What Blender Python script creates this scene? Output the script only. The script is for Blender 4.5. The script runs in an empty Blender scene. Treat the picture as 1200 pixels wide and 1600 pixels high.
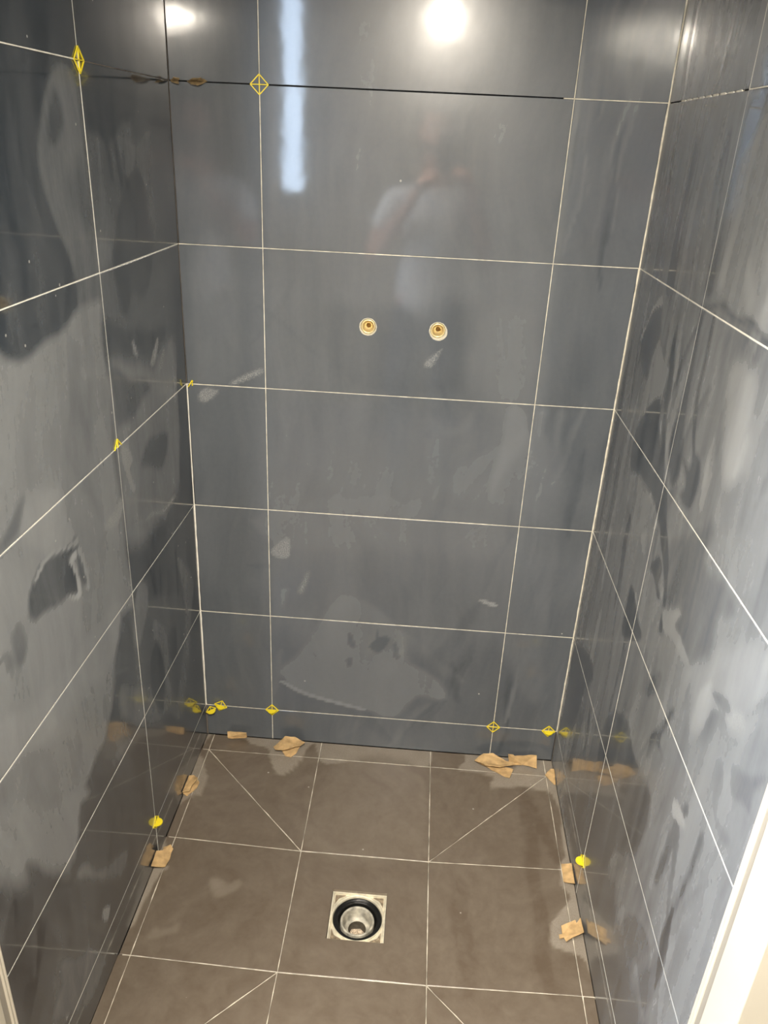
import bpy, bmesh, math, random
import numpy as np
from mathutils import Vector, Matrix

# ---------------------------------------------------------------- camera, world, light, exposure
scn = bpy.context.scene
COL = scn.collection
CAM = (0.53239, -1.70161, 1.5594)
cam_d = bpy.data.cameras.new('camera')
cam = bpy.data.objects.new('camera', cam_d)
COL.objects.link(cam)
cam.location = CAM
cam.rotation_euler = (1.13189, -0.04361, 0.06453)
cam_d.sensor_fit = 'HORIZONTAL'
cam_d.sensor_width = 36.0
cam_d.lens = 1237.0 / 1200.0 * 36.0
cam_d.clip_start = 0.005
scn.camera = cam

world = bpy.data.worlds.new('overcast_sky')
scn.world = world
world.use_nodes = True
wb = world.node_tree.nodes['Background']
wb.inputs[0].default_value = (0.62, 0.78, 1.0, 1)
wb.inputs[1].default_value = 18.0

def area(name, loc, rot, sx, sy, power, col):
    d = bpy.data.lights.new(name, 'AREA')
    d.shape = 'RECTANGLE'; d.size = sx; d.size_y = sy; d.energy = power; d.color = col
    o = bpy.data.objects.new(name, d); COL.objects.link(o)
    o.location = loc; o.rotation_euler = rot
    return o
# daylight entering by the big window in the left wall of the bathroom
DAY = area('window_daylight', (-1.44, -1.46, 1.55), (0, math.radians(-90), 0), 1.0, .62, 60.0, (0.84, 0.91, 1.0))
# added warm fill light under the ceiling, unseen, to brighten the photographer's front
FILL = area('front_fill_light', (-0.25, -1.42, 2.325), (0, 0, 0), 0.4, 0.4, 44.0, (1.0, 0.91, 0.80))
SPOT_POWER = 165.0
scn.view_settings.view_transform = 'Standard'
scn.view_settings.look = 'None'
scn.view_settings.gamma = 1.0
scn.view_settings.use_curve_mapping = False
scn.view_settings.exposure = 0.30

# ---------------------------------------------------------------- measures (metres)
W = 0.9526
Z0 = 0.14583                      # first horizontal joint
XA, XB = 0.17917, 0.77891         # vertical joints of the back wall
YL, YR = -0.41374, -0.42304       # vertical joints of the side walls
YF = -0.990                       # where the tiling ends
FX = (0.01633, 0.31617, 0.61725, 0.92549)
FY = (-0.0616, -0.3615, -0.66337, -0.965)
FZ = 0.045
def fL(y, z): return .00714*y + .00392*(z-.9)
def fR(y, z): return W - .00108*y + .00429*(z-.9)
def floor_z(x, y):
    dx = max(FX[1]-x, x-FX[2], 0.0); dy = max(y-FY[1], FY[2]-y, 0.0)
    return 0.034 + 0.011*min(1.0, max(dx, dy)/0.30)
CZ = 2.35                         # ceiling height

# outlines: wiped plaster film per wall, painted floor sheen, floor streaks, cardboard scraps (millimetres)
SMEARS_SHEEN=[
('L',0.40,10.0,0,[(-479,1634),(-517,1613),(-548,1585),(-567,1547),(-572,1510),(-564,1468),(-545,1421),(-523,1381),(-505,1338),(-498,1293),(-421,1278),(-426,1366),(-425,1443),(-428,1504),(-427,1574),(-427,1619),(-450,1639)]),
('L',0.16,14.0,0,[(-505,1599),(-492,1587),(-489,1561),(-518,1535),(-538,1539),(-536,1565),(-521,1582)]),
('L',0.22,30.0,0,[(-443,1516),(-419,1442),(-429,1405),(-481,1447),(-494,1483)]),
('L',0.30,12.0,0,[(-419,1535),(-377,1547),(-331,1540),(-277,1550),(-223,1575),(-198,1540),(-102,1564),(-8,1528),(-1,1345),(9,1186),(-429,1274),(-419,1442)]),
('L',0.42,18.0,0,[(-424,1397),(-363,1388),(-324,1364),(-373,1351),(-423,1349)]),
('L',0.12,10.0,0,[(-313,1435),(-274,1465),(-207,1502),(-174,1455),(-175,1410),(-148,1361),(-181,1302),(-245,1272),(-284,1291),(-316,1266),(-345,1281),(-356,1357),(-331,1395)]),
('L',0.10,6.0,0,[(-344,1550),(-330,1550),(-326,1489),(-338,1486)]),
('L',0.10,6.0,0,[(-302,1535),(-288,1535),(-280,1468),(-298,1466)]),
('L',0.10,5.0,0,[(-273,1516),(-262,1516),(-260,1473),(-268,1473)]),
('L',0.38,8.0,0,[(-248,1540),(-208,1535),(-215,1507),(-263,1478),(-262,1513)]),
('L',0.55,12.0,0,[(-857,1311),(-735,1281),(-671,1276),(-613,1281),(-547,1294),(-434,1310),(-428,1253),(-429,1073),(-423,903),(-416,712),(-442,567),(-606,452),(-1011,840)]),
('L',0.47,30.0,0,[(-413,1197),(-197,1145),(-82,1178),(-48,1058),(-42,894),(-159,817),(-323,816),(-415,863),(-422,1038)]),
('L',0.30,14.0,0,[(-407,1189),(-327,1150),(-226,1108),(-289,1086),(-345,1077),(-404,1077),(-414,1131)]),
('L',0.25,14.0,0,[(-230,1002),(-149,974),(-181,928),(-244,941),(-306,973),(-272,996)]),
('L',0.12,10.0,0,[(-39,1276),(1,1270),(1,1083),(3,920),(-24,779),(-86,806),(-67,1024),(-49,1171)]),
('L',0.44,16.0,0,[(-547,1273),(-519,1240),(-529,1183),(-508,1113),(-533,1019),(-509,944),(-530,977),(-597,1076),(-599,1133),(-567,1204)]),
('L',0.64,12.0,0,[(-527,1188),(-446,1182),(-417,1150),(-493,1116),(-508,1113),(-527,1140)]),
('L',0.74,10.0,0,[(-840,1253),(-771,1222),(-767,1192),(-759,1151),(-746,1093),(-790,1072),(-820,1064),(-901,1064)]),
('L',0.42,10.0,0,[(-820,1064),(-746,1093),(-759,1059),(-796,1052),(-825,1046),(-858,1052)]),
('L',0.66,14.0,0,[(-653,1065),(-630,1002),(-596,937),(-693,987),(-758,1038),(-736,1093)]),
('L',0.60,6.0,1,[(-462,945),(-427,953),(-427,922),(-485,919),(-498,929)]),
('L',0.58,6.0,1,[(-391,1046),(-345,1005),(-368,983),(-353,942),(-371,945),(-390,999),(-398,1029)]),
('L',0.55,6.0,1,[(-314,858),(-202,833),(-132,827),(-159,817),(-267,839)]),
('L',0.75,4.0,0,[(-304,1210),(-292,1205),(-280,1179),(-297,1186)]),
('L',0.70,4.0,1,[(-173,1184),(-164,1179),(-192,1144),(-217,1147)]),
('L',0.55,4.0,1,[(-149,1151),(-130,1153),(-155,1124),(-170,1128)]),
('L',0.60,30.0,0,[(-927,1102),(-748,978),(-486,866),(-442,731),(-487,697),(-533,650),(-558,588),(-603,544),(-672,467),(-783,436),(-1046,740)]),
('L',0.66,14.0,0,[(-573,777),(-471,757),(-518,679),(-629,683),(-770,708),(-893,735),(-960,756),(-935,835),(-750,777)]),
('L',0.52,14.0,0,[(-848,732),(-753,682),(-683,618),(-752,547),(-926,722),(-962,752)]),
('L',0.20,8.0,0,[(-611,965),(-629,960),(-680,978),(-720,980),(-752,965),(-774,952),(-781,928),(-766,906),(-731,902),(-674,892),(-665,891),(-640,873),(-620,872),(-628,917),(-641,942),(-615,941),(-602,951)]),
('L',0.12,8.0,0,[(-648,940),(-633,923),(-625,879),(-656,889),(-669,908)]),
('L',0.95,2.5,0,[(-617,944),(-640,942),(-637,937),(-613,937)]),
('L',0.90,2.5,0,[(-634,937),(-623,911),(-615,870),(-632,866),(-665,890),(-634,873),(-625,882),(-631,918),(-642,938)]),
('L',0.80,2.5,0,[(-604,944),(-593,920),(-586,863),(-592,859),(-600,871),(-592,873),(-599,913),(-611,941)]),
('L',0.34,4.0,0,[(-612,937),(-602,915),(-595,874),(-610,886),(-614,919)]),
('L',0.75,3.0,0,[(-609,964),(-629,961),(-680,978),(-720,981),(-751,966),(-748,963),(-716,976),(-678,974),(-627,957),(-605,956)]),
('L',0.38,10.0,0,[(-807,935),(-797,893),(-805,875),(-825,877),(-830,910),(-827,928)]),
('L',0.40,6.0,0,[(-869,906),(-847,910),(-831,890),(-841,865),(-843,878),(-851,881),(-852,899),(-870,901)]),
('L',0.22,14.0,0,[(-430,724),(-30,465),(-102,-105),(-672,467),(-603,544),(-558,588),(-533,650),(-487,697)]),
('L',0.40,10.0,0,[(-371,745),(-337,717),(-357,653),(-402,615),(-423,654),(-405,725)]),
('L',0.34,12.0,0,[(-314,626),(-240,532),(-258,448),(-232,327),(-295,275),(-392,384),(-378,491),(-341,555)]),
('L',0.10,10.0,0,[(-315,573),(-286,492),(-284,443),(-310,380),(-354,449),(-369,530)]),
('L',0.10,10.0,0,[(-240,532),(-177,528),(-204,459),(-243,461)]),
('L',0.36,10.0,0,[(-133,677),(-44,555),(-97,435),(-154,292),(-241,281),(-178,389),(-114,498),(-134,607)]),
('L',0.38,12.0,0,[(-512,594),(-406,512),(-378,444),(-366,396),(-415,427),(-518,535)]),
('L',0.30,12.0,0,[(-584,485),(-492,447),(-460,372),(-512,326),(-578,372)]),
('L',0.18,12.0,0,[(-896,566),(-863,521),(-837,456),(-772,385),(-738,461),(-662,489),(-135,151),(-249,-1169),(-1021,234),(-947,271),(-874,288),(-852,322),(-883,416),(-895,483),(-892,528)]),
('L',0.40,12.0,0,[(-733,379),(-704,329),(-642,274),(-567,233),(-611,201),(-709,313),(-771,388)]),
('L',0.62,5.0,1,[(-696,217),(-671,194),(-684,174),(-701,199)]),
('L',0.90,4.0,0,[(-867,198),(-852,181),(-858,162),(-874,167)]),
('L',0.34,14.0,0,[(-840,280),(-715,116),(-770,83),(-863,153),(-915,228),(-863,240)]),
('R',0.52,25.0,0,[(-351,1763),(-651,1721),(-836,1432),(-461,1366),(-422,1512),(-416,1649)]),
('R',0.10,14.0,0,[(-241,1634),(-240,1570),(-229,1502),(-228,1431),(-246,1347),(-214,1342),(-208,1443),(-210,1556),(-221,1622),(-265,1663),(-278,1716),(-278,1784),(-303,1781),(-292,1697),(-273,1653)]),
('R',0.12,20.0,0,[(-456,1560),(-452,1513),(-440,1464),(-451,1380),(-427,1376),(-425,1463),(-428,1548),(-432,1635),(-465,1647),(-455,1689),(-501,1685),(-494,1603)]),
('R',0.70,8.0,0,[(-517,1607),(-503,1543),(-496,1493),(-494,1422),(-495,1387),(-477,1384),(-471,1443),(-494,1516),(-496,1582)]),
('R',0.36,10.0,0,[(-362,1652),(-356,1606),(-358,1533),(-386,1434),(-403,1372),(-369,1367),(-351,1456),(-332,1545),(-331,1619)]),
('R',0.15,10.0,0,[(-201,1311),(-142,1284),(-110,1233),(-151,1183),(-212,1178),(-231,1256),(-222,1283)]),
('R',0.60,4.0,1,[(-192,1322),(-151,1298),(-142,1284),(-106,1228),(-117,1234),(-154,1286),(-203,1311)]),
('R',0.50,8.0,0,[(-232,1255),(-210,1215),(-209,1164),(-223,1120),(-300,1167),(-325,1228),(-293,1223),(-258,1237)]),
('R',0.12,8.0,0,[(-302,1164),(-233,1116),(-196,1071),(-213,992),(-318,1010),(-437,990),(-424,1038),(-366,1097),(-327,1133)]),
('R',0.38,8.0,0,[(-230,991),(-303,993),(-445,980),(-317,903),(-229,934)]),
('R',0.08,8.0,0,[(-328,1284),(-354,1205),(-365,1145),(-410,1065),(-394,1058),(-346,1139),(-325,1228)]),
('R',0.12,12.0,0,[(-445,1352),(-439,1286),(-451,1203),(-482,1094),(-448,1067),(-412,1114),(-418,1193),(-422,1282),(-428,1338)]),
('R',0.14,6.0,0,[(-494,1343),(-492,1288),(-498,1218),(-538,1131),(-528,1128),(-483,1213),(-480,1274),(-483,1341)]),
('R',0.36,16.0,0,[(-580,1299),(-594,1247),(-599,1196),(-582,1163),(-560,1157),(-565,1198),(-568,1239),(-544,1285),(-536,1339),(-620,1352),(-631,1327)]),
('R',0.66,12.0,0,[(-573,1441),(-625,1392),(-630,1413),(-620,1464),(-672,1469),(-734,1377),(-678,1360),(-612,1365),(-578,1414)]),
('R',0.22,8.0,0,[(-417,1347),(-486,1355),(-597,1357),(-695,1353),(-691,1359),(-599,1364),(-495,1364)]),
('R',0.15,10.0,0,[(-485,1117),(-519,1112),(-533,1144),(-559,1146),(-572,1116),(-565,1075),(-540,1057),(-507,1061),(-519,1085)]),
('R',0.42,16.0,0,[(-665,1147),(-716,1176),(-757,1182),(-789,1196),(-823,1155),(-713,1100)]),
('R',0.70,22.0,0,[(-602,1300),(-689,1309),(-705,1267),(-716,1214),(-694,1167),(-647,1161),(-614,1240)]),
('R',0.45,10.0,0,[(514,643),(-300,886),(-384,892),(-493,888),(-566,884),(-648,887),(-703,877),(-706,860),(-706,834),(-731,801),(-770,775),(-784,761),(-592,761),(-480,774),(-411,806),(-360,814),(-259,858)]),
('R',0.30,16.0,0,[(-512,954),(-538,1006),(-623,1046),(-655,1085),(-678,1091),(-684,1066),(-662,1040),(-680,1027),(-717,1030),(-755,1041),(-793,1026),(-751,983),(-761,948),(-764,921),(-704,875),(-644,878),(-613,893),(-625,917),(-559,893),(-518,916)]),
('R',0.10,6.0,0,[(-407,1037),(-438,1050),(-476,1001),(-517,963),(-541,916),(-572,847),(-553,841),(-533,898),(-469,965)]),
('R',0.12,6.0,0,[(-444,902),(-475,934),(-503,921),(-497,890),(-524,879),(-508,869),(-469,895)]),
('R',0.60,6.0,0,[(-547,879),(-611,909),(-630,911),(-612,880),(-669,885),(-703,877),(-665,863),(-608,857),(-572,854)]),
('R',0.08,8.0,0,[(-357,808),(-422,793),(-480,774),(-449,742),(-373,702),(-361,756)]),
('R',0.08,12.0,0,[(-24,441),(-167,510),(-227,495),(-175,396),(-136,268),(-25,161),(-33,312)]),
('R',0.38,10.0,0,[(-430,729),(-472,749),(-552,750),(-591,731),(-527,681),(-498,610),(-426,581),(-417,650)]),
('R',0.48,14.0,0,[(-527,681),(-591,731),(-660,761),(-735,771),(-790,747),(-614,573),(-536,600)]),
('R',0.18,10.0,0,[(-435,570),(-508,597),(-564,584),(-607,566),(-403,372),(-368,456),(-410,537)]),
('R',0.20,5.0,0,[(-677,767),(-690,771),(-664,699),(-694,689),(-689,681),(-655,680),(-639,640),(-626,632),(-631,682),(-662,716)]),
('R',0.56,22.0,0,[(-724,861),(-764,921),(-819,989),(-948,1054),(-1022,944),(-812,741)]),
('R',0.28,8.0,0,[(-806,875),(-843,896),(-868,880),(-904,848),(-820,800),(-770,768),(-790,818)]),
('R',0.32,10.0,0,[(-940,997),(-912,956),(-895,917),(-901,891),(-920,891),(-950,892),(-908,852),(-879,854),(-881,891),(-897,933),(-921,976)]),
('R',0.75,8.0,1,[(-852,904),(-896,935),(-899,912),(-885,895),(-859,893)]),
('R',0.30,8.0,0,[(-795,900),(-840,920),(-862,909),(-843,896),(-812,898)]),
('R',0.46,40.0,0,[(-634,629),(-1017,1009),(-1188,748),(-788,64),(-770,218),(-780,473)]),
('R',0.20,14.0,0,[(-538,494),(-657,601),(-698,563),(-695,494),(-649,427),(-554,405)]),
('R',0.27,40.0,0,[(-133,140),(-493,476),(-649,427),(-575,309),(-762,292),(-895,247),(-708,-72),(-433,45)]),
('R',0.26,4.0,0,[(-810,705),(-823,700),(-799,655),(-805,595),(-792,524),(-778,511),(-783,598),(-792,648)]),
('R',0.26,4.0,0,[(-789,652),(-812,656),(-830,604),(-846,541),(-856,504),(-831,551),(-821,593)]),
('R',0.24,4.0,0,[(-875,712),(-887,712),(-879,622),(-867,526),(-881,467),(-878,388),(-869,413),(-849,489),(-869,603)]),
('R',0.30,8.0,0,[(-707,326),(-771,401),(-827,414),(-861,331),(-849,304),(-796,340),(-762,292)]),
('R',0.70,4.0,1,[(-773,674),(-808,684),(-827,677),(-813,667),(-779,654)]),
('R',0.36,6.0,0,[(-869,838),(-899,822),(-905,778),(-947,789),(-947,772),(-899,767),(-871,806)]),
('R',0.34,6.0,0,[(-899,866),(-946,889),(-980,916),(-965,877),(-974,850),(-952,849),(-925,837)]),
('B',0.50,60.0,0,[(218,1839),(711,1855),(775,991),(789,464),(199,413)]),
('B',0.38,30.0,0,[(317,1222),(451,1243),(625,1253),(642,1074),(577,1055),(356,1056)]),
('B',0.58,25.0,0,[(635,1219),(745,1239),(751,1066),(642,1074)]),
('B',0.58,12.0,0,[(543,1008),(593,973),(648,1033),(640,989),(594,961),(552,964)]),
('B',0.60,12.0,0,[(547,945),(583,947),(585,801),(557,799)]),
('B',0.60,14.0,0,[(614,871),(659,913),(717,943),(686,882),(637,818),(618,817)]),
('B',0.70,12.0,0,[(725,1032),(767,1023),(774,921),(735,886),(706,810),(709,904)]),
('B',0.62,12.0,0,[(791,1024),(808,1025),(805,910),(793,910)]),
('B',0.60,12.0,0,[(832,1027),(849,1028),(847,874),(837,880)]),
('B',0.56,12.0,0,[(265,770),(342,790),(494,798),(628,776),(636,749),(471,750),(278,757)]),
('B',0.55,14.0,0,[(181,743),(776,745),(774,647),(501,648),(232,646),(186,657)]),
('B',0.46,40.0,0,[(232,638),(774,644),(775,459),(183,457)]),
('B',0.64,12.0,0,[(340,486),(380,528),(498,451),(527,413),(546,332),(618,296),(644,229),(567,221),(513,154),(411,171),(258,210),(212,241),(201,275),(244,322),(280,392)]),
('B',0.80,3.0,0,[(212,243),(280,210),(418,176),(418,170),(280,201),(212,236)]),
('B',0.30,4.0,0,[(380,413),(390,401),(397,369),(384,376)]),
('B',0.30,4.0,0,[(452,435),(459,407),(480,409),(484,393),(462,358),(447,365),(436,376),(453,399)]),
('B',0.34,4.0,0,[(498,386),(505,387),(515,346),(503,349)]),
('B',0.34,4.0,0,[(378,329),(392,331),(386,305)]),
('B',0.70,5.0,1,[(186,635),(226,675),(229,623),(199,621)]),
('B',0.75,4.0,1,[(707,538),(744,529),(745,522),(714,531)]),
('B',0.65,8.0,1,[(275,589),(266,527),(255,526),(262,557)]),
('B',0.60,8.0,0,[(211,522),(232,528),(218,476),(209,471)]),
('B',0.36,12.0,0,[(587,336),(660,465),(707,532),(700,469),(643,341),(611,304)]),
('B',0.34,8.0,0,[(943,409),(927,324),(868,188),(864,161),(912,340),(931,400)]),
('B',0.60,5.0,0,[(825,349),(832,345),(815,183),(808,182)]),
('B',0.70,4.0,1,[(27,1020),(42,1038),(72,1032),(36,1004)]),
('B',0.65,4.0,1,[(103,1057),(164,1088),(172,1081),(110,1051)]),
('B',0.60,4.0,1,[(532,1127),(563,1154),(547,1120),(537,1116)]),
('B',0.46,20.0,0,[(30,1336),(114,1340),(119,1079),(28,1059)]),
('B',0.50,20.0,0,[(739,906),(859,914),(883,404),(884,234),(775,394)]),
('F',0.30,8.0,0,[(125,-465),(148,-457),(170,-471),(193,-460),(200,-479),(167,-501),(142,-503)]),
('F',0.24,8.0,0,[(37,-606),(47,-594),(75,-599),(95,-585),(98,-604),(73,-614),(36,-623)]),
('F',0.46,4.0,1,[(-32,24),(10,16),(50,14),(110,16),(170,15),(306,24),(304,8),(279,-27),(263,-92),(220,-132),(187,-74),(174,-39),(125,-26),(102,-7),(22,8),(8,-1),(-9,-60),(-20,-56)]),
('F',0.40,4.0,1,[(307,23),(487,31),(609,31),(610,-59),(527,-54),(423,-60),(339,-80),(318,-53)]),
('F',0.45,4.0,1,[(701,22),(959,30),(970,-122),(946,-124),(909,-115),(855,-105),(778,-117),(784,-86),(767,-71),(699,-65),(700,-45),(712,-32),(714,-9),(701,1)]),
('F',0.45,4.0,1,[(-20,-98),(7,-95),(19,-130),(32,-151),(43,-179),(37,-227),(19,-228),(4,-247),(-5,-263),(-12,-295),(-8,-355),(-15,-360),(-20,-282),(-14,-239),(-14,-169)]),
('F',0.45,4.0,1,[(-2,14),(-6,-39),(-4,-84),(30,-145),(4,-124),(-16,-115),(-16,-40),(-20,12)]),
('F',0.48,4.0,1,[(-15,-360),(-8,-364),(0,-392),(0,-401),(-17,-405),(-17,-376)]),
('F',0.52,4.0,1,[(-16,-448),(21,-445),(21,-455),(13,-462),(7,-497),(1,-547),(-3,-601),(-10,-581),(-13,-499)]),
('F',0.46,4.0,1,[(947,-237),(949,-269),(942,-320),(928,-343),(920,-395),(920,-405),(930,-419),(936,-436),(919,-463),(895,-492),(881,-512),(875,-536),(881,-558),(915,-569),(936,-577),(946,-590),(951,-614),(958,-614),(957,-572),(955,-519),(952,-473),(951,-396),(951,-337),(951,-297),(952,-264),(953,-236)]),
('F',0.46,4.0,1,[(925,42),(970,21),(978,-98),(968,-228),(944,-328),(940,-271),(948,-189),(934,-126),(918,-93)]),
('F',0.24,10.0,0,[(429,-124),(494,-82),(588,-95),(598,-162),(534,-191),(499,-162)]),  # lamp sheen on the floor tile, painted in as pale film
('F',0.26,14.0,0,[(500,-173),(581,-130),(602,-205),(594,-308),(526,-334),(491,-279)]),  # second patch of the painted lamp sheen
('F',0.02,6.0,0,[(850,-135),(874,-132),(877,-440),(875,-649),(846,-652),(845,-443)]),  # darker streaks along the floor, here and in the next two outlines
('F',0.02,5.0,0,[(862,-156),(876,-145),(924,-302),(925,-339),(908,-332)]),
('F',0.05,8.0,0,[(669,-427),(705,-424),(717,-664),(679,-667)]),
('F',0.17,25.0,0,[(389,-69),(561,-50),(602,-345),(329,-354),(340,-212)])]  # wide soft part of the painted lamp sheen
SCRAPS={
'A':[(57,-17,72),(110,-18,74),(110,-13,55),(71,-23,55),(58,-21,55)],
'B1':[(192,-56,66),(218,-24,78),(245,-26,80),(274,-37,74),(266,-49,76),(219,-73,74),(199,-68,70)],
'B2':[(212,-51,56),(263,-28,58),(254,-54,50),(242,-70,47),(226,-66,48)],
'C1':[(734,-45,66),(758,-31,80),(784,-31,82),(817,-47,74),(837,-50,74),(834,-59,74),(799,-74,78),(760,-68,74)],
'C2':[(739,-39,56),(763,-47,56),(801,-48,56),(839,-54,54),(827,-82,48),(814,-78,48),(775,-54,50)],
'D':[(823,-34,84),(837,-32,84),(842,-33,80),(900,-28,84),(902,-44,54),(865,-34,54),(838,-40,54),(828,-31,58)],
'E':[(922,-64,52),(940,-42,56),(954,-47,60),(974,-72,54),(971,-81,50),(950,-92,48),(943,-91,48)],
'F1':[(-7,-180,62),(8,-174,60),(22,-189,66),(15,-212,66),(14,-233,64),(-7,-237,62)],
'F2':[(19,-179,50),(26,-188,49),(24,-205,48),(14,-223,48),(7,-234,48),(-8,-233,54),(-10,-229,54),(8,-222,52),(12,-203,52)],
'G':[(5,-410,66),(18,-399,62),(25,-404,54),(23,-411,52),(25,-430,52),(22,-454,54),(-3,-470,72),(-5,-429,74),(7,-419,66)],
'H':[(926,-350,50),(947,-356,62),(946,-411,62),(924,-399,50),(925,-373,49)],
'I':[(902,-519,58),(933,-505,62),(935,-512,62),(943,-504,68),(945,-538,68),(926,-544,60),(908,-552,54),(904,-543,54),(896,-543,48),(896,-534,48),(903,-534,52)]}

# ---------------------------------------------------------------- helpers
def link(name, me, mat=None, parent=None):
    o = bpy.data.objects.new(name, me); COL.objects.link(o)
    if mat is not None and not me.materials: me.materials.append(mat)
    if parent is not None: o.parent = parent
    return o
def tag(o, label=None, cat=None, group=None, kind=None):
    if label: o['label'] = label
    if cat: o['category'] = cat
    if group: o['group'] = group
    if kind: o['kind'] = kind
    return o
def empty(name, loc=(0, 0, 0), rot=(0, 0, 0)):
    o = bpy.data.objects.new(name, None); COL.objects.link(o)
    o.location = loc; o.rotation_euler = rot; o.empty_display_size = 0.02
    return o
def pymesh(name, vs, fs, smooth=False):
    me = bpy.data.meshes.new(name); me.from_pydata([tuple(v) for v in vs], [], fs); me.update()
    if smooth:
        for p in me.polygons: p.use_smooth = True
    return me
def bm_mesh(name, bm, smooth=False):
    bmesh.ops.recalc_face_normals(bm, faces=bm.faces)
    me = bpy.data.meshes.new(name); bm.to_mesh(me); bm.free()
    if smooth:
        for p in me.polygons: p.use_smooth = True
    return me
def add_box(bm, lo, hi, bevel=0.0):
    r = bmesh.ops.create_cube(bm, size=1.0)
    for v in r['verts']:
        v.co = Vector([lo[i] + (v.co[i]+.5)*(hi[i]-lo[i]) for i in range(3)])
    if bevel > 0:
        es = list({e for v in r['verts'] for e in v.link_edges})
        bmesh.ops.bevel(bm, geom=es, offset=bevel, segments=2, profile=.5, affect='EDGES')
def box(name, lo, hi, mat, parent=None, bevel=0.0):
    bm = bmesh.new(); add_box(bm, lo, hi, bevel)
    return link(name, bm_mesh(name, bm), mat, parent)
def bar(bm, a, b, w, n=(0, 0, 1), h=None):
    """rectangular bar from a to b, w wide, h thick along n"""
    a = Vector(a); b = Vector(b); h = h or w
    d = (b-a).normalized(); n = Vector(n); n = (n-d*n.dot(d)).normalized(); s = d.cross(n)
    vs = [bm.verts.new(p + s*w/2*i + n*h/2*j) for p in (a, b) for i, j in ((-1, -1), (1, -1), (1, 1), (-1, 1))]
    for q in ((0, 1, 2, 3), (7, 6, 5, 4), (0, 4, 5, 1), (1, 5, 6, 2), (2, 6, 7, 3), (3, 7, 4, 0)):
        bm.faces.new([vs[i] for i in q])
def lathe(bm, prof, seg=48, mat=Matrix.Identity(4)):
    """profile [(r, h)] turned about local z"""
    rings = []
    for r, h in prof:
        if r < 1e-6: rings.append([bm.verts.new(mat @ Vector((0, 0, h)))])
        else: rings.append([bm.verts.new(mat @ Vector((r*math.cos(2*math.pi*k/seg), r*math.sin(2*math.pi*k/seg), h))) for k in range(seg)])
    for a, b in zip(rings[:-1], rings[1:]):
        for k in range(seg):
            k2 = (k+1) % seg
            f = [a[k % len(a)], a[k2 % len(a)], b[k2 % len(b)], b[k % len(b)]]
            f = list(dict.fromkeys(f))
            if len(f) > 2: bm.faces.new(f)

# ---------------------------------------------------------------- materials
def new_mat(name):
    m = bpy.data.materials.new(name); m.use_nodes = True
    return m, m.node_tree.nodes, m.node_tree.links, m.node_tree.nodes['Principled BSDF']
def simple(name, col, rough=.5, metal=0.0, var=0.0, scale=40.0, bump=0.0, emit=0.0, spec=.5):
    m, N, L, P = new_mat(name)
    P.inputs['Base Color'].default_value = (*col, 1); P.inputs['Roughness'].default_value = rough
    P.inputs['Metallic'].default_value = metal; P.inputs['Specular IOR Level'].default_value = spec
    if var > 0 or bump > 0:
        g = N.new('ShaderNodeNewGeometry'); n = N.new('ShaderNodeTexNoise')
        n.inputs['Scale'].default_value = scale; n.inputs['Detail'].default_value = 5
        L.new(g.outputs['Position'], n.inputs['Vector'])
        if var > 0:
            r = N.new('ShaderNodeValToRGB')
            r.color_ramp.elements[0].position = .3; r.color_ramp.elements[1].position = .7
            r.color_ramp.elements[0].color = (*[c*(1-var) for c in col], 1)
            r.color_ramp.elements[1].color = (*[min(1, c*(1+var)) for c in col], 1)
            L.new(n.outputs['Fac'], r.inputs['Fac']); L.new(r.outputs['Color'], P.inputs['Base Color'])
        if bump > 0:
            b = N.new('ShaderNodeBump'); b.inputs['Strength'].default_value = bump; b.inputs['Distance'].default_value = .002
            L.new(n.outputs['Fac'], b.inputs['Height']); L.new(b.outputs['Normal'], P.inputs['Normal'])
    if emit > 0:
        P.inputs['Emission Color'].default_value = (*col, 1); P.inputs['Emission Strength'].default_value = emit
    return m

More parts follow.
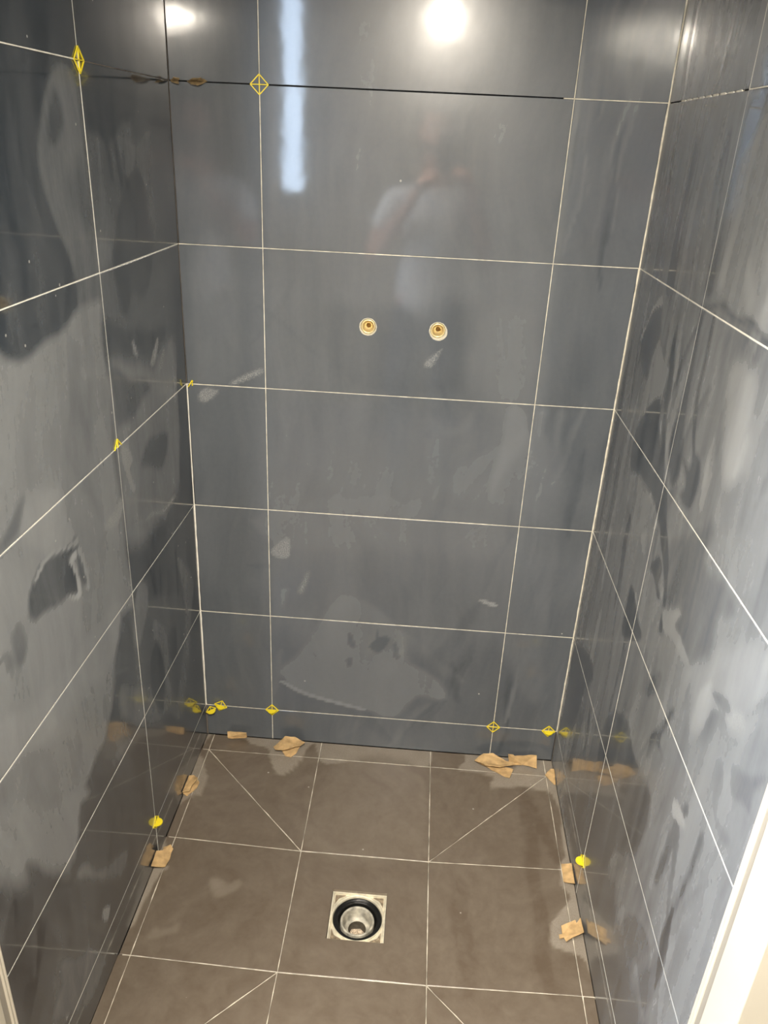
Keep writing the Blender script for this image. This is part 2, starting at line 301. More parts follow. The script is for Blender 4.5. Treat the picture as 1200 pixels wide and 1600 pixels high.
def tile_material(name, clean, film, streak, streak_amp, rough_clean=.06, rough_film=.42, spec=.32, wave=.02, coat_amt=1.0, swirl_amp=.12, brush=(26, 26, 4), brush_amp=.30, coat_lo=.25, crumb=.32):
    """glazed tile under a film of plaster dust; the mesh attributes say where the film lies"""
    m, N, L, P = new_mat(name)
    def math_(op, a, b=None, clamp=False):
        n = N.new('ShaderNodeMath'); n.operation = op; n.use_clamp = clamp
        for i, v in enumerate((a, b)):
            if v is None: continue
            if isinstance(v, (int, float)): n.inputs[i].default_value = v
            else: L.new(v, n.inputs[i])
        return n.outputs[0]
    def noise(scale, detail, vec, dist=0.0, rough=.5):
        n = N.new('ShaderNodeTexNoise'); n.inputs['Scale'].default_value = scale
        n.inputs['Detail'].default_value = detail; n.inputs['Distortion'].default_value = dist
        n.inputs['Roughness'].default_value = rough
        L.new(vec, n.inputs['Vector']); return n.outputs['Fac']
    geo = N.new('ShaderNodeNewGeometry').outputs['Position']
    mp = N.new('ShaderNodeMapping'); mp.inputs['Scale'].default_value = streak
    L.new(geo, mp.inputs['Vector'])
    fa = N.new('ShaderNodeAttribute'); fa.attribute_name = 'film'
    sa = N.new('ShaderNodeAttribute'); sa.attribute_name = 'speck'
    st = noise(1.0, 4, mp.outputs[0], .15)
    sw = noise(3.2, 4, geo, .5, .5)
    fine = noise(90, 3, geo)
    # brush marks: long thin lines whose direction drifts with a slow noise
    wn = N.new('ShaderNodeTexNoise'); wn.inputs['Scale'].default_value = 1.7; wn.inputs['Detail'].default_value = 2
    L.new(geo, wn.inputs['Vector'])
    wm = N.new('ShaderNodeVectorMath'); wm.operation = 'MULTIPLY_ADD'; wm.inputs[1].default_value = (.30, .30, .30)
    L.new(wn.outputs['Color'], wm.inputs[0]); L.new(geo, wm.inputs[2])
    mb = N.new('ShaderNodeMapping'); mb.inputs['Scale'].default_value = brush; mb.inputs['Rotation'].default_value = (.45, .35, 0)
    L.new(wm.outputs[0], mb.inputs['Vector'])
    br = noise(1.0, 6, mb.outputs[0], .3, .6)
    F = math_('ADD', fa.outputs['Fac'], math_('MULTIPLY', math_('SUBTRACT', st, .5), streak_amp))
    F = math_('ADD', F, math_('MULTIPLY', math_('SUBTRACT', sw, .5), swirl_amp*2))
    F = math_('ADD', F, math_('MULTIPLY', math_('SUBTRACT', br, .5), brush_amp))
    F = math_('ADD', F, math_('MULTIPLY', math_('SUBTRACT', fine, .5), .05), True)
    mix = N.new('ShaderNodeMix'); mix.data_type = 'RGBA'
    mix.inputs[6].default_value = (*clean, 1); mix.inputs[7].default_value = (*film, 1)
    L.new(F, mix.inputs[0])
    # crumbs of dried plaster
    sp = noise(420, 2, geo)
    spk = math_('MULTIPLY', sa.outputs['Fac'], math_('GREATER_THAN', sp, .52))
    vo = N.new('ShaderNodeTexVoronoi'); vo.inputs['Scale'].default_value = 26; vo.inputs['Randomness'].default_value = 1
    L.new(geo, vo.inputs['Vector'])
    sel = math_('GREATER_THAN', N.new('ShaderNodeSeparateColor').outputs[0], .5)
    sc = N.nodes if False else None
    sepn = [n for n in N if n.bl_idname == 'ShaderNodeSeparateColor'][0]
    L.new(vo.outputs['Color'], sepn.inputs[0])
    for n in N:
        if n.bl_idname == 'ShaderNodeMath' and n.operation == 'GREATER_THAN' and n.inputs[0].is_linked and n.inputs[0].links[0].from_node == sepn:
            n.inputs[1].default_value = .90
    dots = math_('MULTIPLY', sel, math_('LESS_THAN', math_('ADD', vo.outputs['Distance'], math_('MULTIPLY', fine, .06)), .085))
    crumbs = math_('MULTIPLY', math_('MAXIMUM', math_('MULTIPLY', spk, crumb), math_('MULTIPLY', dots, .55)), 1.0, True)
    mix2 = N.new('ShaderNodeMix'); mix2.data_type = 'RGBA'
    mix2.inputs[7].default_value = (.55, .54, .50, 1)
    L.new(crumbs, mix2.inputs[0]); L.new(mix.outputs[2], mix2.inputs[6])
    L.new(mix2.outputs[2], P.inputs['Base Color'])
    mr = N.new('ShaderNodeMapRange'); mr.inputs[3].default_value = rough_clean*2.2; mr.inputs[4].default_value = rough_film
    L.new(F, mr.inputs[0]); L.new(mr.outputs[0], P.inputs['Roughness'])
    P.inputs['Specular IOR Level'].default_value = spec
    cw = N.new('ShaderNodeMapRange'); cw.inputs[1].default_value = .08; cw.inputs[2].default_value = .55
    cw.inputs[3].default_value = coat_amt; cw.inputs[4].default_value = coat_amt*coat_lo
    L.new(F, cw.inputs[0]); L.new(cw.outputs[0], P.inputs['Coat Weight'])
    P.inputs['Coat Roughness'].default_value = rough_clean
    P.inputs['Coat IOR'].default_value = 1.5
    wv = noise(14, 2, geo)
    b = N.new('ShaderNodeBump'); b.inputs['Strength'].default_value = wave; b.inputs['Distance'].default_value = .01
    L.new(wv, b.inputs['Height'])
    b2 = N.new('ShaderNodeBump'); b2.inputs['Strength'].default_value = .03; b2.inputs['Distance'].default_value = .001
    L.new(F, b2.inputs['Height']); L.new(b.outputs['Normal'], b2.inputs['Normal'])
    L.new(b2.outputs['Normal'], P.inputs['Normal']); L.new(b.outputs['Normal'], P.inputs['Coat Normal'])
    return m

M = {}
CLEAN = (.024, .034, .048); FILM = (.262, .280, .300); FILM_LIT = (.410, .425, .435)  # side wall film coloured lighter to make up for weak light there
M['tile_b'] = tile_material('dark_grey_tile_back', CLEAN, FILM, (9, 9, 1.1), .22, brush_amp=.16, coat_lo=1.0)
M['tile_l'] = tile_material('dark_grey_tile_left', (.014, .022, .032), FILM_LIT, (3, 9, 2.2), .22)
M['tile_r'] = tile_material('dark_grey_tile_right', CLEAN, FILM_LIT, (3, 22, 1.4), .45)
M['tile_f'] = tile_material('brown_floor_tile', (.115, .088, .064), (.42, .38, .32), (4, 4, 4), .08, rough_clean=.16, rough_film=.5, wave=.01, coat_amt=.25, swirl_amp=.06, crumb=.10)
M['grout'] = simple('cream_grout', (.68, .65, .55), .85, var=.25, scale=60, bump=.3)
M['grout_f'] = simple('floor_grout', (.60, .56, .47), .85, var=.35, scale=45, bump=.3)
M['grout_w'] = simple('white_grout', (.84, .82, .74), .85, var=.12, scale=60, bump=.3)
M['adhesive'] = simple('dark_adhesive', (.012, .012, .012), .9, var=.3, scale=50)
M['screed'] = simple('grey_screed', (.16, .14, .12), .9, var=.2, scale=30)
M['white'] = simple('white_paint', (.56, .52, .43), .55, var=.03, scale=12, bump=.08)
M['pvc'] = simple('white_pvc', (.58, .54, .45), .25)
M['brass'] = simple('brass', (.84, .70, .38), .35, .55, var=.15, scale=120)
M['brass_dark'] = simple('old_brass', (.22, .12, .03), .4, .5, var=.3, scale=200)
M['plaster'] = simple('pale_plaster', (.62, .59, .48), .8, var=.2, scale=150, bump=.5)
M['yellow'] = simple('yellow_plastic', (.90, .74, .03), .35)
M['card'] = simple('brown_cardboard', (.54, .365, .175), .85, var=.25, scale=55, bump=.35)
M['card_d'] = simple('dirty_cardboard', (.22, .16, .08), .9, var=.4, scale=120, bump=.5)
M['steel'] = simple('drain_steel', (.40, .38, .32), .55, .2, var=.55, scale=70, bump=.2)
M['frame'] = simple('drain_frame_steel', (.78, .73, .58), .42, .35, var=.22, scale=60, bump=.2)
M['pipe_dark'] = simple('shaded_pipe', (.07, .06, .045), .6, var=.4, scale=120)  # dark colour stands in for the shade deep in the hole
M['rubber'] = simple('black_rubber', (.008, .008, .008), .25)
M['mortar'] = simple('dried_mortar', (.24, .19, .13), .9, var=.5, scale=160, bump=.8)
M['grit'] = simple('wet_grit', (.52, .43, .33), .35, var=.6, scale=260, bump=.8)
M['skin'] = simple('skin', (.58, .32, .24), .5, var=.06, scale=30)
M['tee'] = simple('white_cotton', (.80, .83, .88), .9, var=.04, scale=20, bump=.2)
M['jeans'] = simple('dark_denim', (.06, .07, .11), .9, var=.2, scale=200)
M['hair'] = simple('dark_hair', (.05, .035, .025), .6, var=.4, scale=200, bump=.6)
M['phone'] = simple('black_phone', (.012, .012, .014), .25)
M['eye'] = simple('eye_white', (.75, .75, .72), .2)
M['lip'] = simple('lip', (.45, .18, .15), .5)
M['shoe'] = simple('dark_leather', (.03, .028, .026), .5)
M['lamp_white'] = simple('white_metal', (.8, .8, .78), .35)
M['lamp_glow'] = simple('lamp_glow', (1.0, .86, .62), .5, emit=16.0)
M['room_floor'] = simple('brown_room_floor', (.15, .115, .085), .4, var=.12, scale=6)
g, N, L, P = new_mat('window_glass')
tr = N.new('ShaderNodeBsdfTransparent'); gl = N.new('ShaderNodeBsdfGlossy'); gl.inputs['Roughness'].default_value = .02
fr = N.new('ShaderNodeFresnel'); fr.inputs['IOR'].default_value = 1.5; mx = N.new('ShaderNodeMixShader')
L.new(fr.outputs[0], mx.inputs[0]); L.new(tr.outputs[0], mx.inputs[1]); L.new(gl.outputs[0], mx.inputs[2])
L.new(mx.outputs[0], N['Material Output'].inputs['Surface']); N.remove(P)
M['glass'] = g

# ---------------------------------------------------------------- dust film: where the plaster was wiped, plus painted floor sheen (millimetres)
def catmull(pts, n=4):
    p = np.array(pts, float); k = len(p); out = []
    for i in range(k):
        a, b, c, d = p[i-1], p[i], p[(i+1) % k], p[(i+2) % k]
        for t in np.arange(n)/n:
            out.append(.5*((2*b)+(c-a)*t+(2*a-5*b+4*c-d)*t*t+(-a+3*b-3*c+d)*t**3))
    return np.array(out)
def signed(poly, X, Y):
    d = np.full(X.shape, 1e9); ins = np.zeros(X.shape, bool)
    for (x1, y1), (x2, y2) in zip(poly, np.roll(poly, -1, 0)):
        ex, ey = x2-x1, y2-y1; q = ex*ex+ey*ey+1e-12
        t = np.clip(((X-x1)*ex+(Y-y1)*ey)/q, 0, 1)
        d = np.minimum(d, (X-x1-t*ex)**2+(Y-y1-t*ey)**2)
        c = (y1 > Y) != (y2 > Y)
        if c.any():
            xi = x1+(Y-y1)*ex/(ey if abs(ey) > 1e-12 else 1e-12)
            ins ^= c & (X < xi)
    d = np.sqrt(d); return np.where(ins, d, -d)
SMEARS_SHEEN = [(w, v*(.70 if min(c for a, c in pts) > 1000 else .92) if w == 'L' and v < .85 else (min(.62, v+.14) if w == 'R' and .3 <= v < .85 and max(a for a, c in pts) > -400 and min(a for a, c in pts) > -520 else v), s, sp, pts) for w, v, s, sp, pts in SMEARS_SHEEN]  # right wall film near the corner lifted to stand in for light
SMEARS_SHEEN = [(w, .34+(v-.34)*.6 if w == 'B' and v < .75 else v, s, sp, pts) for w, v, s, sp, pts in SMEARS_SHEEN]
SH = [(w, v, s, sp, catmull([(a, b) for a, b in pts], 3 if len(pts) > 4 else 2)) for w, v, s, sp, pts in SMEARS_SHEEN]
BASE = {
    'L': lambda a, b: .04+.06*np.clip((1500-b)/400, 0, 1),
    'R': lambda a, b: .44+.02*np.clip((-a-380)/120, 0, 1)*np.clip((1700-b)/300, 0, 1),  # film level raised to brighten the dim right wall
    'B': lambda a, b: .34+0*a,
    'F': lambda a, b: .10+0*a,
    'H': lambda a, b: .02+0*a}
def b_ok(wall, a, c):
    return not (wall == 'L' and c > 1150)
def strokes(wall, n, seed, arange, brange, tilt, length, width, amp):
    """long tapered wipes of the sponge: (centre, direction, half length, half width, change of film)"""
    r = random.Random(seed); out = []
    for _ in range(n):
        ca, cb = r.uniform(*arange), r.uniform(*brange); t = math.radians(r.gauss(*tilt))
        out.append((ca, cb, math.sin(t), math.cos(t), r.uniform(*length)/2, r.uniform(*width)/2, r.choice((-1, 1))*r.uniform(*amp), r.uniform(-.35, .35)))
    return out
STROKES = {
    'R': strokes('R', 60, 11, (-450, 0), (60, 1900), (3, 5), (150, 520), (8, 40), (.07, .20))
       + strokes('R', 75, 12, (-980, -380), (60, 1800), (-8, 16), (70, 300), (10, 50), (.06, .15)),
    'L': strokes('L', 55, 13, (-430, 0), (60, 1500), (6, 12), (80, 320), (8, 36), (.04, .11))
       + strokes('L', 60, 14, (-990, -380), (60, 1150), (38, 22), (120, 420), (12, 60), (.04, .10)),
    'B': strokes('B', 26, 15, (780, 950), (100, 1900), (2, 5), (150, 500), (8, 30), (.04, .10))
       + strokes('B', 40, 16, (180, 780), (100, 1250), (8, 30), (80, 300), (14, 60), (.03, .07)),
    'F': strokes('F', 14, 17, (0, 950), (-980, 0), (0, 20), (120, 300), (20, 60), (.015, .04)), 'H': []}
def paint(wall, A, B):
    """film and speck values at wall coordinates in millimetres"""
    a0 = A; A = A+4*np.sin(B/31.0+A/61.0); Bq = B+4*np.sin(a0/19.0)
    f = BASE[wall](A, B).astype(float); sp = np.zeros_like(f)
    x0, x1, y0, y1 = A.min(), A.max(), Bq.min(), Bq.max()
    def stroke_pass(part):
        nonlocal f
        for ca, cb, sa, cb_, hl, hw, dv, bend in part:
            if ca+hl+hw+40 < x0 or ca-hl-hw-40 > x1 or cb+hl+60 < y0 or cb-hl-60 > y1: continue
            u = (A-ca)*sa+(Bq-cb)*cb_; w_ = (A-ca)*cb_-(Bq-cb)*sa - bend*u*u/hl*.3
            q = np.clip(1-np.abs(u/hl), 0, 1); wid = hw*np.sqrt(q)+.01
            m = np.clip((wid-np.abs(w_))/2.5+.5, 0, 1)*np.clip(q*6, 0, 1)*(.45+.55*np.clip((w_/wid+1)/2, 0, 1))
            f = f+dv*m
    stroke_pass(STROKES[wall])
    for w, v, s, spk, poly in SH:
        if w != wall: continue
        s = 2.0 if s < 2 else (s if s < 6 else s*1.7)
        if poly[:, 0].max() < x0-s or poly[:, 0].min() > x1+s or poly[:, 1].max() < y0-s or poly[:, 1].min() > y1+s: continue
        fine = s < 9
        d = signed(poly, a0 if fine else A, B if fine else Bq)
        m = np.clip(d/s+.5 if not fine else d/s+.8, 0, 1); m = m*m*(3-2*m)
        f = f*(1-m)+v*m
        if spk: sp = np.maximum(sp*(1-.0*m), m*.9)
        elif v < .5: sp = sp*(1-m)
    stroke_pass([(a, c, d, e, g_, k*(.9 if wall == 'R' else .6), dv*(.95 if wall == 'R' else .55), bd) for a, c, d, e, g_, k, dv, bd in STROKES[wall][::2] if b_ok(wall, a, c)])
    return np.clip(f, 0, 1), sp
def steps(lo, hi, cell):
    n = max(1, int(round((hi-lo)/cell)))
    g = list(np.linspace(lo, hi, n+1)); e = .0009
    return np.array([lo, lo+e]+g[1:-1]+[hi-e, hi])

def grid_tile(name, wall, u, v, place, mat, parent, thick=.008, hole=None, round_holes=(), cell=.006, tilt=(0, 0)):
    """one tile: fine front face that carries the film attribute, chamfered rim, sides; place(u, v, depth) -> xyz"""
    U, V = steps(*u, cell), steps(*v, cell)
    if hole:
        for arr, (a, b) in ((0, hole[0:2]), (1, hole[2:4])):
            S = U if arr == 0 else V
            for q in (a, b):
                k = int(np.argmin(abs(S-q))); S[k] = q
    nu, nv = len(U), len(V)
    UU, VV = np.meshgrid(U, V, indexing='ij')
    f, sp = paint(wall, UU*1000, VV*1000)
    rim = np.zeros((nu, nv)); rim[0, :] = rim[-1, :] = 1; rim[:, 0] = rim[:, -1] = 1
    cu, cv_ = (u[0]+u[1])/2, (v[0]+v[1])/2
    vs = []; 
    for i in range(nu):
        for j in range(nv):
            dep = rim[i, j]*.0006 + tilt[0]*(UU[i, j]-cu) + tilt[1]*(VV[i, j]-cv_)
            vs.append(place(UU[i, j], VV[i, j], dep))
    fs = []; skip = np.zeros((nu-1, nv-1), bool)
    att = list(zip(f.ravel(), sp.ravel()))
    if hole:
        i0, i1 = [int(np.argmin(abs(U-q))) for q in hole[0:2]]; j0, j1 = [int(np.argmin(abs(V-q))) for q in hole[2:4]]
        skip[i0:i1, j0:j1] = True
        per = [(i, j0) for i in range(i0, i1)]+[(i1, j) for j in range(j0, j1)]+[(i, j1) for i in range(i1, i0, -1)]+[(i0, j) for j in range(j1, j0, -1)]
        base = len(vs)
        for i, j in per: vs.append(place(U[i], V[j], thick)); att.append((f[i, j], 0))
        for k in range(len(per)):
            k2 = (k+1) % len(per); a, b = per[k], per[k2]
            fs.append((a[0]*nv+a[1], b[0]*nv+b[1], base+k2, base+k))
    for hx, hy, r in round_holes:
        i0 = int(np.searchsorted(U, hx-r))-2; i1 = int(np.searchsorted(U, hx+r))+1
        j0 = int(np.searchsorted(V, hy-r))-2; j1 = int(np.searchsorted(V, hy+r))+1
        skip[i0:i1, j0:j1] = True
        per = [(i, j0) for i in range(i0, i1)]+[(i1, j) for j in range(j0, j1)]+[(i, j1) for i in range(i1, i0, -1)]+[(i0, j) for j in range(j1, j0, -1)]
        b0 = len(vs)
        for i, j in per:
            t = math.atan2(V[j]-hy, U[i]-hx); vs.append(place(hx+r*math.cos(t), hy+r*math.sin(t), 0)); att.append((f[i, j], 0))
        b1 = len(vs)
        for i, j in per:
            t = math.atan2(V[j]-hy, U[i]-hx); vs.append(place(hx+r*math.cos(t), hy+r*math.sin(t), thick)); att.append((f[i, j], 0))
        n = len(per)
        for k in range(n):
            k2 = (k+1) % n; a, b = per[k], per[k2]
            fs.append((a[0]*nv+a[1], b[0]*nv+b[1], b0+k2, b0+k)); fs.append((b0+k, b0+k2, b1+k2, b1+k))
    for i in range(nu-1):
        for j in range(nv-1):
            if not skip[i, j]: fs.append((i*nv+j, (i+1)*nv+j, (i+1)*nv+j+1, i*nv+j+1))
    c = len(vs)
    for q in ((u[0], v[0]), (u[1], v[0]), (u[1], v[1]), (u[0], v[1])): vs.append(place(*q, thick)); att.append((.1, 0))
    rimv = [[i*nv for i in range(nu)], [(nu-1)*nv+j for j in range(nv)], [i*nv+nv-1 for i in range(nu-1, -1, -1)], [j for j in range(nv-1, -1, -1)]]
    for k, e in enumerate(rimv): fs.append(tuple(reversed(e))+(c+k, c+(k+1) % 4))
    me = pymesh(name, vs, fs)
    for nm, ix in (('film', 0), ('speck', 1)):
        at = me.attributes.new(nm, 'FLOAT', 'POINT'); at.data.foreach_set('value', np.array([a[ix] for a in att], np.float32))
    return link(name, me, mat, parent)

# ---------------------------------------------------------------- the shower: walls
G = .0009   # half joint
def joints(n=8): return [Z0+.3*k for k in range(n)]
ZTOP = CZ
rows = [(.046, Z0)]+[(Z0+.3*k, min(Z0+.3*(k+1), ZTOP)) for k in range(8) if Z0+.3*k < ZTOP-.01]
rnd = random.Random(4)

def back_place(u, v, d): return (u, d, v)
def left_place(u, v, d): return (fL(u, v)-d, u, v)
def right_place(u, v, d): return (fR(u, v)+d, u, v)

def slab(name, lo, hi, mat, label=None):
    return tag(box(name, lo, hi, mat), label, None, None, 'structure')
wall_back = slab('wall_back', (-.11, .026, -.06), (W+.11, .10, CZ), M['adhesive'], 'back wall of the shower in dark grey glazed tiles')
wall_left = slab('wall_left', (-.11, YF-.09, -.02), (-.0165, .026, CZ), M['adhesive'], 'left wall of the shower in dark grey glazed tiles')
wall_right = slab('wall_right', (W+.0165, YF-.09, -.02), (W+.11, .026, CZ), M['adhesive'], 'right wall of the shower in dark grey glazed tiles')
VALVES = ((.404, 1.196), (.554, 1.196))
for r, (z0, z1) in enumerate(rows):
    a, b = z0+G, z1-G
    if r == 0: a = z0
    zc = (z0+z1)/2
    for c, (x0, x1) in enumerate(((fL(0, zc)+(.0022 if r < 4 else .0006), XA-G), (XA+G, XB-G), (XB+G, fR(0, zc)-.0022))):
        if r == 0 and c == 2: pass
        holes = [(x, z, .0185) for x, z in VALVES] if (r == 4 and c == 1) else ()
        tl = (rnd.uniform(-.0012, .0012), rnd.uniform(-.0012, .0012))
        if c == 1 and r == 6: tl = (.0, -.010)
        if c == 1 and r == 5: tl = (.0, .0)
        if c != 1: tl = (tl[0]+(.006 if c == 2 else -.006), tl[1])
        grid_tile('tile', 'B', (x0, x1), (a, b), back_place, M['tile_b'], wall_back, round_holes=holes, tilt=tl)
    for wall, pl, par, yj, mk in (('L', left_place, wall_left, YL, 'tile_l'), ('R', right_place, wall_right, YR, 'tile_r')):
        for (y0, y1) in ((YF, yj-G), (yj+G, -.0005)):
            grid_tile('tile', wall, (y0, y1), (a, b), pl, M[mk], par, tilt=(rnd.uniform(-.0012, .0012), rnd.uniform(-.0012, .0012)))

# grout: one strip for every stretch of joint
def strip(name, pts, w, n, mat, parent, h=.004, jag=0.0):
    bm = bmesh.new(); a, b = Vector(pts[0]), Vector(pts[1]); k = max(1, int((b-a).length/.02)) if jag else 1
    d = (b-a).normalized(); nn = Vector(n); s = d.cross(nn)
    rng = random.Random(hash((round(a.x, 3), round(a.y, 3), round(a.z, 3))) % 9999)
    prev = None
    for i in range(k+1):
        p = a.lerp(b, i/k); ww = w*(1+jag*rng.uniform(-1, 1))
        q = [bm.verts.new(p+s*ww/2), bm.verts.new(p-s*ww/2), bm.verts.new(p-s*ww/2-nn*h), bm.verts.new(p+s*ww/2-nn*h)]
        if prev:
            for t in range(4): bm.faces.new((prev[t], prev[(t+1) % 4], q[(t+1) % 4], q[t]))
        else: bm.faces.new(q)
        prev = q
    bm.faces.new(list(reversed(prev)))
    return link(name, bm_mesh(name, bm), mat, parent)
dz = .0002
for k, z in enumerate(joints()):
    if z > CZ-.02: break
    gm = M['grout']
    # back wall: the joint at 1.65 m is still open between the corner and the right vertical joint
    segs = [(fL(0, z), XA), (XA, XB), (XB, fR(0, z))]
    for s_, (x0, x1) in enumerate(segs):
        if k == 5 and s_ == 0: continue
        if k == 5 and s_ == 1: x0 = XB-.02
        strip('grout_line', ((x0, dz, z), (x1, dz, z)), .0016 if not (k == 5) else .0018, (0, -1, 0), gm, wall_back, jag=.25)
    for y0, y1 in ((YF, YL), (YL, 0)):
        if k == 5 and y0 == YL:
            strip('grout_line', ((fL(y0, z)-.0006, y0, z), (fL(y1, z)-.0006, y1, z)), .0015, (1, 0, 0), M['screed'], wall_left, jag=.3)
            continue
        strip('grout_line', ((fL(y0, z)-dz, y0, z), (fL(y1, z)-dz, y1, z)), .0017, (1, 0, 0), M['grout_w'], wall_left, jag=.15)
    for y0, y1 in ((YF, YR), (YR, 0)):
        if k == 5 and y0 == YR:
            for q in range(9):
                t0 = YR+.03+q*.036; strip('grout_line', ((fR(t0, z)+dz, t0, z), (fR(t0, z)+dz, min(0, t0+.024), z)), .0028, (-1, 0, 0), M['grout_w'], wall_right, jag=.5)
            continue
        strip('grout_line', ((fR(y0, z)+dz, y0, z), (fR(y1, z)+dz, y1, z)), .0017 if k != 4 else .0024, (-1, 0, 0), M['grout_w'], wall_right, jag=.15)
for r, (z0, z1) in enumerate(rows):
    for x in (XA, XB):
        strip('grout_line', ((x, dz, z0), (x, dz, z1)), .0017, (0, -1, 0), M['grout'], wall_back, jag=.25)
    strip('grout_line', ((fL(YL, z0)-dz, YL, z0), (fL(YL, z1)-dz, YL, z1)), .0017, (1, 0, 0), M['grout_w'], wall_left, jag=.15)
    strip('grout_line', ((fR(YR, z0)+dz, YR, z0), (fR(YR, z1)+dz, YR, z1)), .0017, (-1, 0, 0), M['grout_w'], wall_right, jag=.15)
    # corner beads
    wl = (.0034, .0040, .0034, .0022, .0006, .0005, .0004, .0004)[min(r, 7)]
    if wl > 0:
        strip('corner_grout', ((fL(0, z0)+.0008, -.0010, z0), (fL(0, z1)+.0008, -.0010, z1)), wl, (.6, -.8, 0), M['grout_w' if 1 <= r < 4 else 'screed'], wall_back, h=.005, jag=.3)
    if True:
        strip('corner_grout', ((fR(0, z0)-.0010, -.0012, z0), (fR(0, z1)-.0010, -.0012, z1)), .0040 if r else .0012, (-.6, -.8, 0), M['grout' if r else 'screed'], wall_back, h=.005, jag=.3)

# ---------------------------------------------------------------- the shower: floor
bm = bmesh.new()
for lo_, hi_ in (((-.015, -1.085, -.06), (.401, .025, .024)), ((.529, -1.085, -.06), (W+.015, .025, .024)), ((.401, -1.085, -.06), (.529, -.582, .024)), ((.401, -.455, -.06), (.529, .025, .024))):
    add_box(bm, lo_, hi_)
add_box(bm, (.39, -.60, -.12), (.54, -.44, -.0601))
floor_ = tag(link('floor', bm_mesh('floor', bm), M['screed']), 'shower floor of taupe tiles falling to a square drain', None, None, 'structure')
def floor_place(u, v, d): return (u, v, floor_z(u, v)-d)
GF = .0009
xs = (-.002, )+FX+(W+.002,); ys = (-.0005,)+FY+(-1.085,)
DR = (.4035, .5265, -.5795, -.4575)     # square hole of the drain
def poly_tile(pts, mat, parent):
    """corner floor tiles are cut along the diagonal: a triangle with its own fine mesh"""
    bm = bmesh.new(); vs = [bm.verts.new((x, y, 0)) for x, y in pts]; f = bm.faces.new(vs)
    if f.normal.z < 0: bmesh.ops.reverse_faces(bm, faces=[f]); 
    bmesh.ops.triangulate(bm, faces=bm.faces[:])
    for _ in range(5): bmesh.ops.subdivide_edges(bm, edges=bm.edges[:], cuts=1, use_grid_fill=True)
    bm.verts.ensure_lookup_table()
    A = np.array([[v.co.x, v.co.y] for v in bm.verts])
    fl, sp = paint('F', A[:, 0]*1000, A[:, 1]*1000)
    l1 = bm.verts.layers.float.new('film'); l2 = bm.verts.layers.float.new('speck')
    for v, a, b in zip(bm.verts, fl, sp): v[l1] = float(a); v[l2] = float(b); v.co.z = floor_z(v.co.x, v.co.y)
    ed = [e for e in bm.edges if len(e.link_faces) == 1]
    r = bmesh.ops.extrude_edge_only(bm, edges=ed)
    for v in [g_ for g_ in r['geom'] if isinstance(g_, bmesh.types.BMVert)]: v.co.z -= .008
    me = bpy.data.meshes.new('tile')
    bmesh.ops.recalc_face_normals(bm, faces=bm.faces); 
    up = sum(f_.normal.z*f_.calc_area() for f_ in bm.faces)
    if up < 0: bmesh.ops.reverse_faces(bm, faces=bm.faces[:])
    bm.to_mesh(me); bm.free()
    return link('tile', me, mat, parent)
g2 = .0008
for i in range(5):
    for j in range(5):
        x0, x1 = xs[i]+GF, xs[i+1]-GF; y1, y0 = ys[j]-GF, ys[j+1]+GF
        if i == 0: x0 = fL((y0+y1)/2, .045)+.0004
        if i == 4: x1 = fR((y0+y1)/2, .045)-.0004
        if j == 0: y1 = -.001
        if j == 4 and y0 < -1.08: y0 = -1.084
        corner = (i, j) in ((1, 1), (3, 1), (1, 3), (3, 3))
        if corner:
            P4 = {'a': (x0, y1), 'b': (x1, y1), 'c': (x1, y0), 'd': (x0, y0)}
            s = g2*1.2
            if (i, j) in ((1, 1), (3, 3)):      # diagonal a-c
                poly_tile([(x0+2*s, y1), (x1, y1), (x1, y0+2*s)], M['tile_f'], floor_)
                poly_tile([(x0, y1-2*s), (x1-2*s, y0), (x0, y0)], M['tile_f'], floor_)
                a_, c_ = (xs[i], ys[j]), (xs[i+1], ys[j+1])
            else:
                poly_tile([(x0, y0+2*s), (x0, y1), (x1-2*s, y1)], M['tile_f'], floor_)
                poly_tile([(x0+2*s, y0), (x1, y1-2*s), (x1, y0)], M['tile_f'], floor_)
                a_, c_ = (xs[i+1], ys[j]), (xs[i], ys[j+1])
            strip('grout_line', ((*a_, floor_z(*a_)-.0004), (*c_, floor_z(*c_)-.0004)), .0016, (0, 0, 1), M['grout_f'], floor_, jag=.8)
            continue
        hole = DR if (i, j) == (2, 2) else None
        grid_tile('tile', 'F', (x0, x1), (y0, y1), floor_place, M['tile_f'], floor_, hole=hole)
for i in range(1, 5):
    for j in range(5):
        a_, b_ = (xs[i], max(ys[j+1], -1.08)), (xs[i], ys[j])
        strip('grout_line', ((*a_, floor_z(*a_)-.0003), (*b_, floor_z(*b_)-.0003)), .0014, (0, 0, 1), M['grout_f'], floor_, jag=.8)
for j in range(1, 5):
    for i in range(5):
        a_, b_ = (max(xs[i], -.0), ys[j]), (min(xs[i+1], W), ys[j])
        strip('grout_line', ((*a_, floor_z(*a_)-.0003), (*b_, floor_z(*b_)-.0003)), .0015, (0, 0, 1), M['grout_f'], floor_, jag=.8)

# ---------------------------------------------------------------- drain
dx, dy = (DR[0]+DR[1])/2, (DR[2]+DR[3])/2
drain = tag(empty('floor_drain', (dx, dy, .0)), 'square metal floor drain open to its round black and steel throat', 'drain')
bm = bmesh.new()
h = .0605; zt = .0275
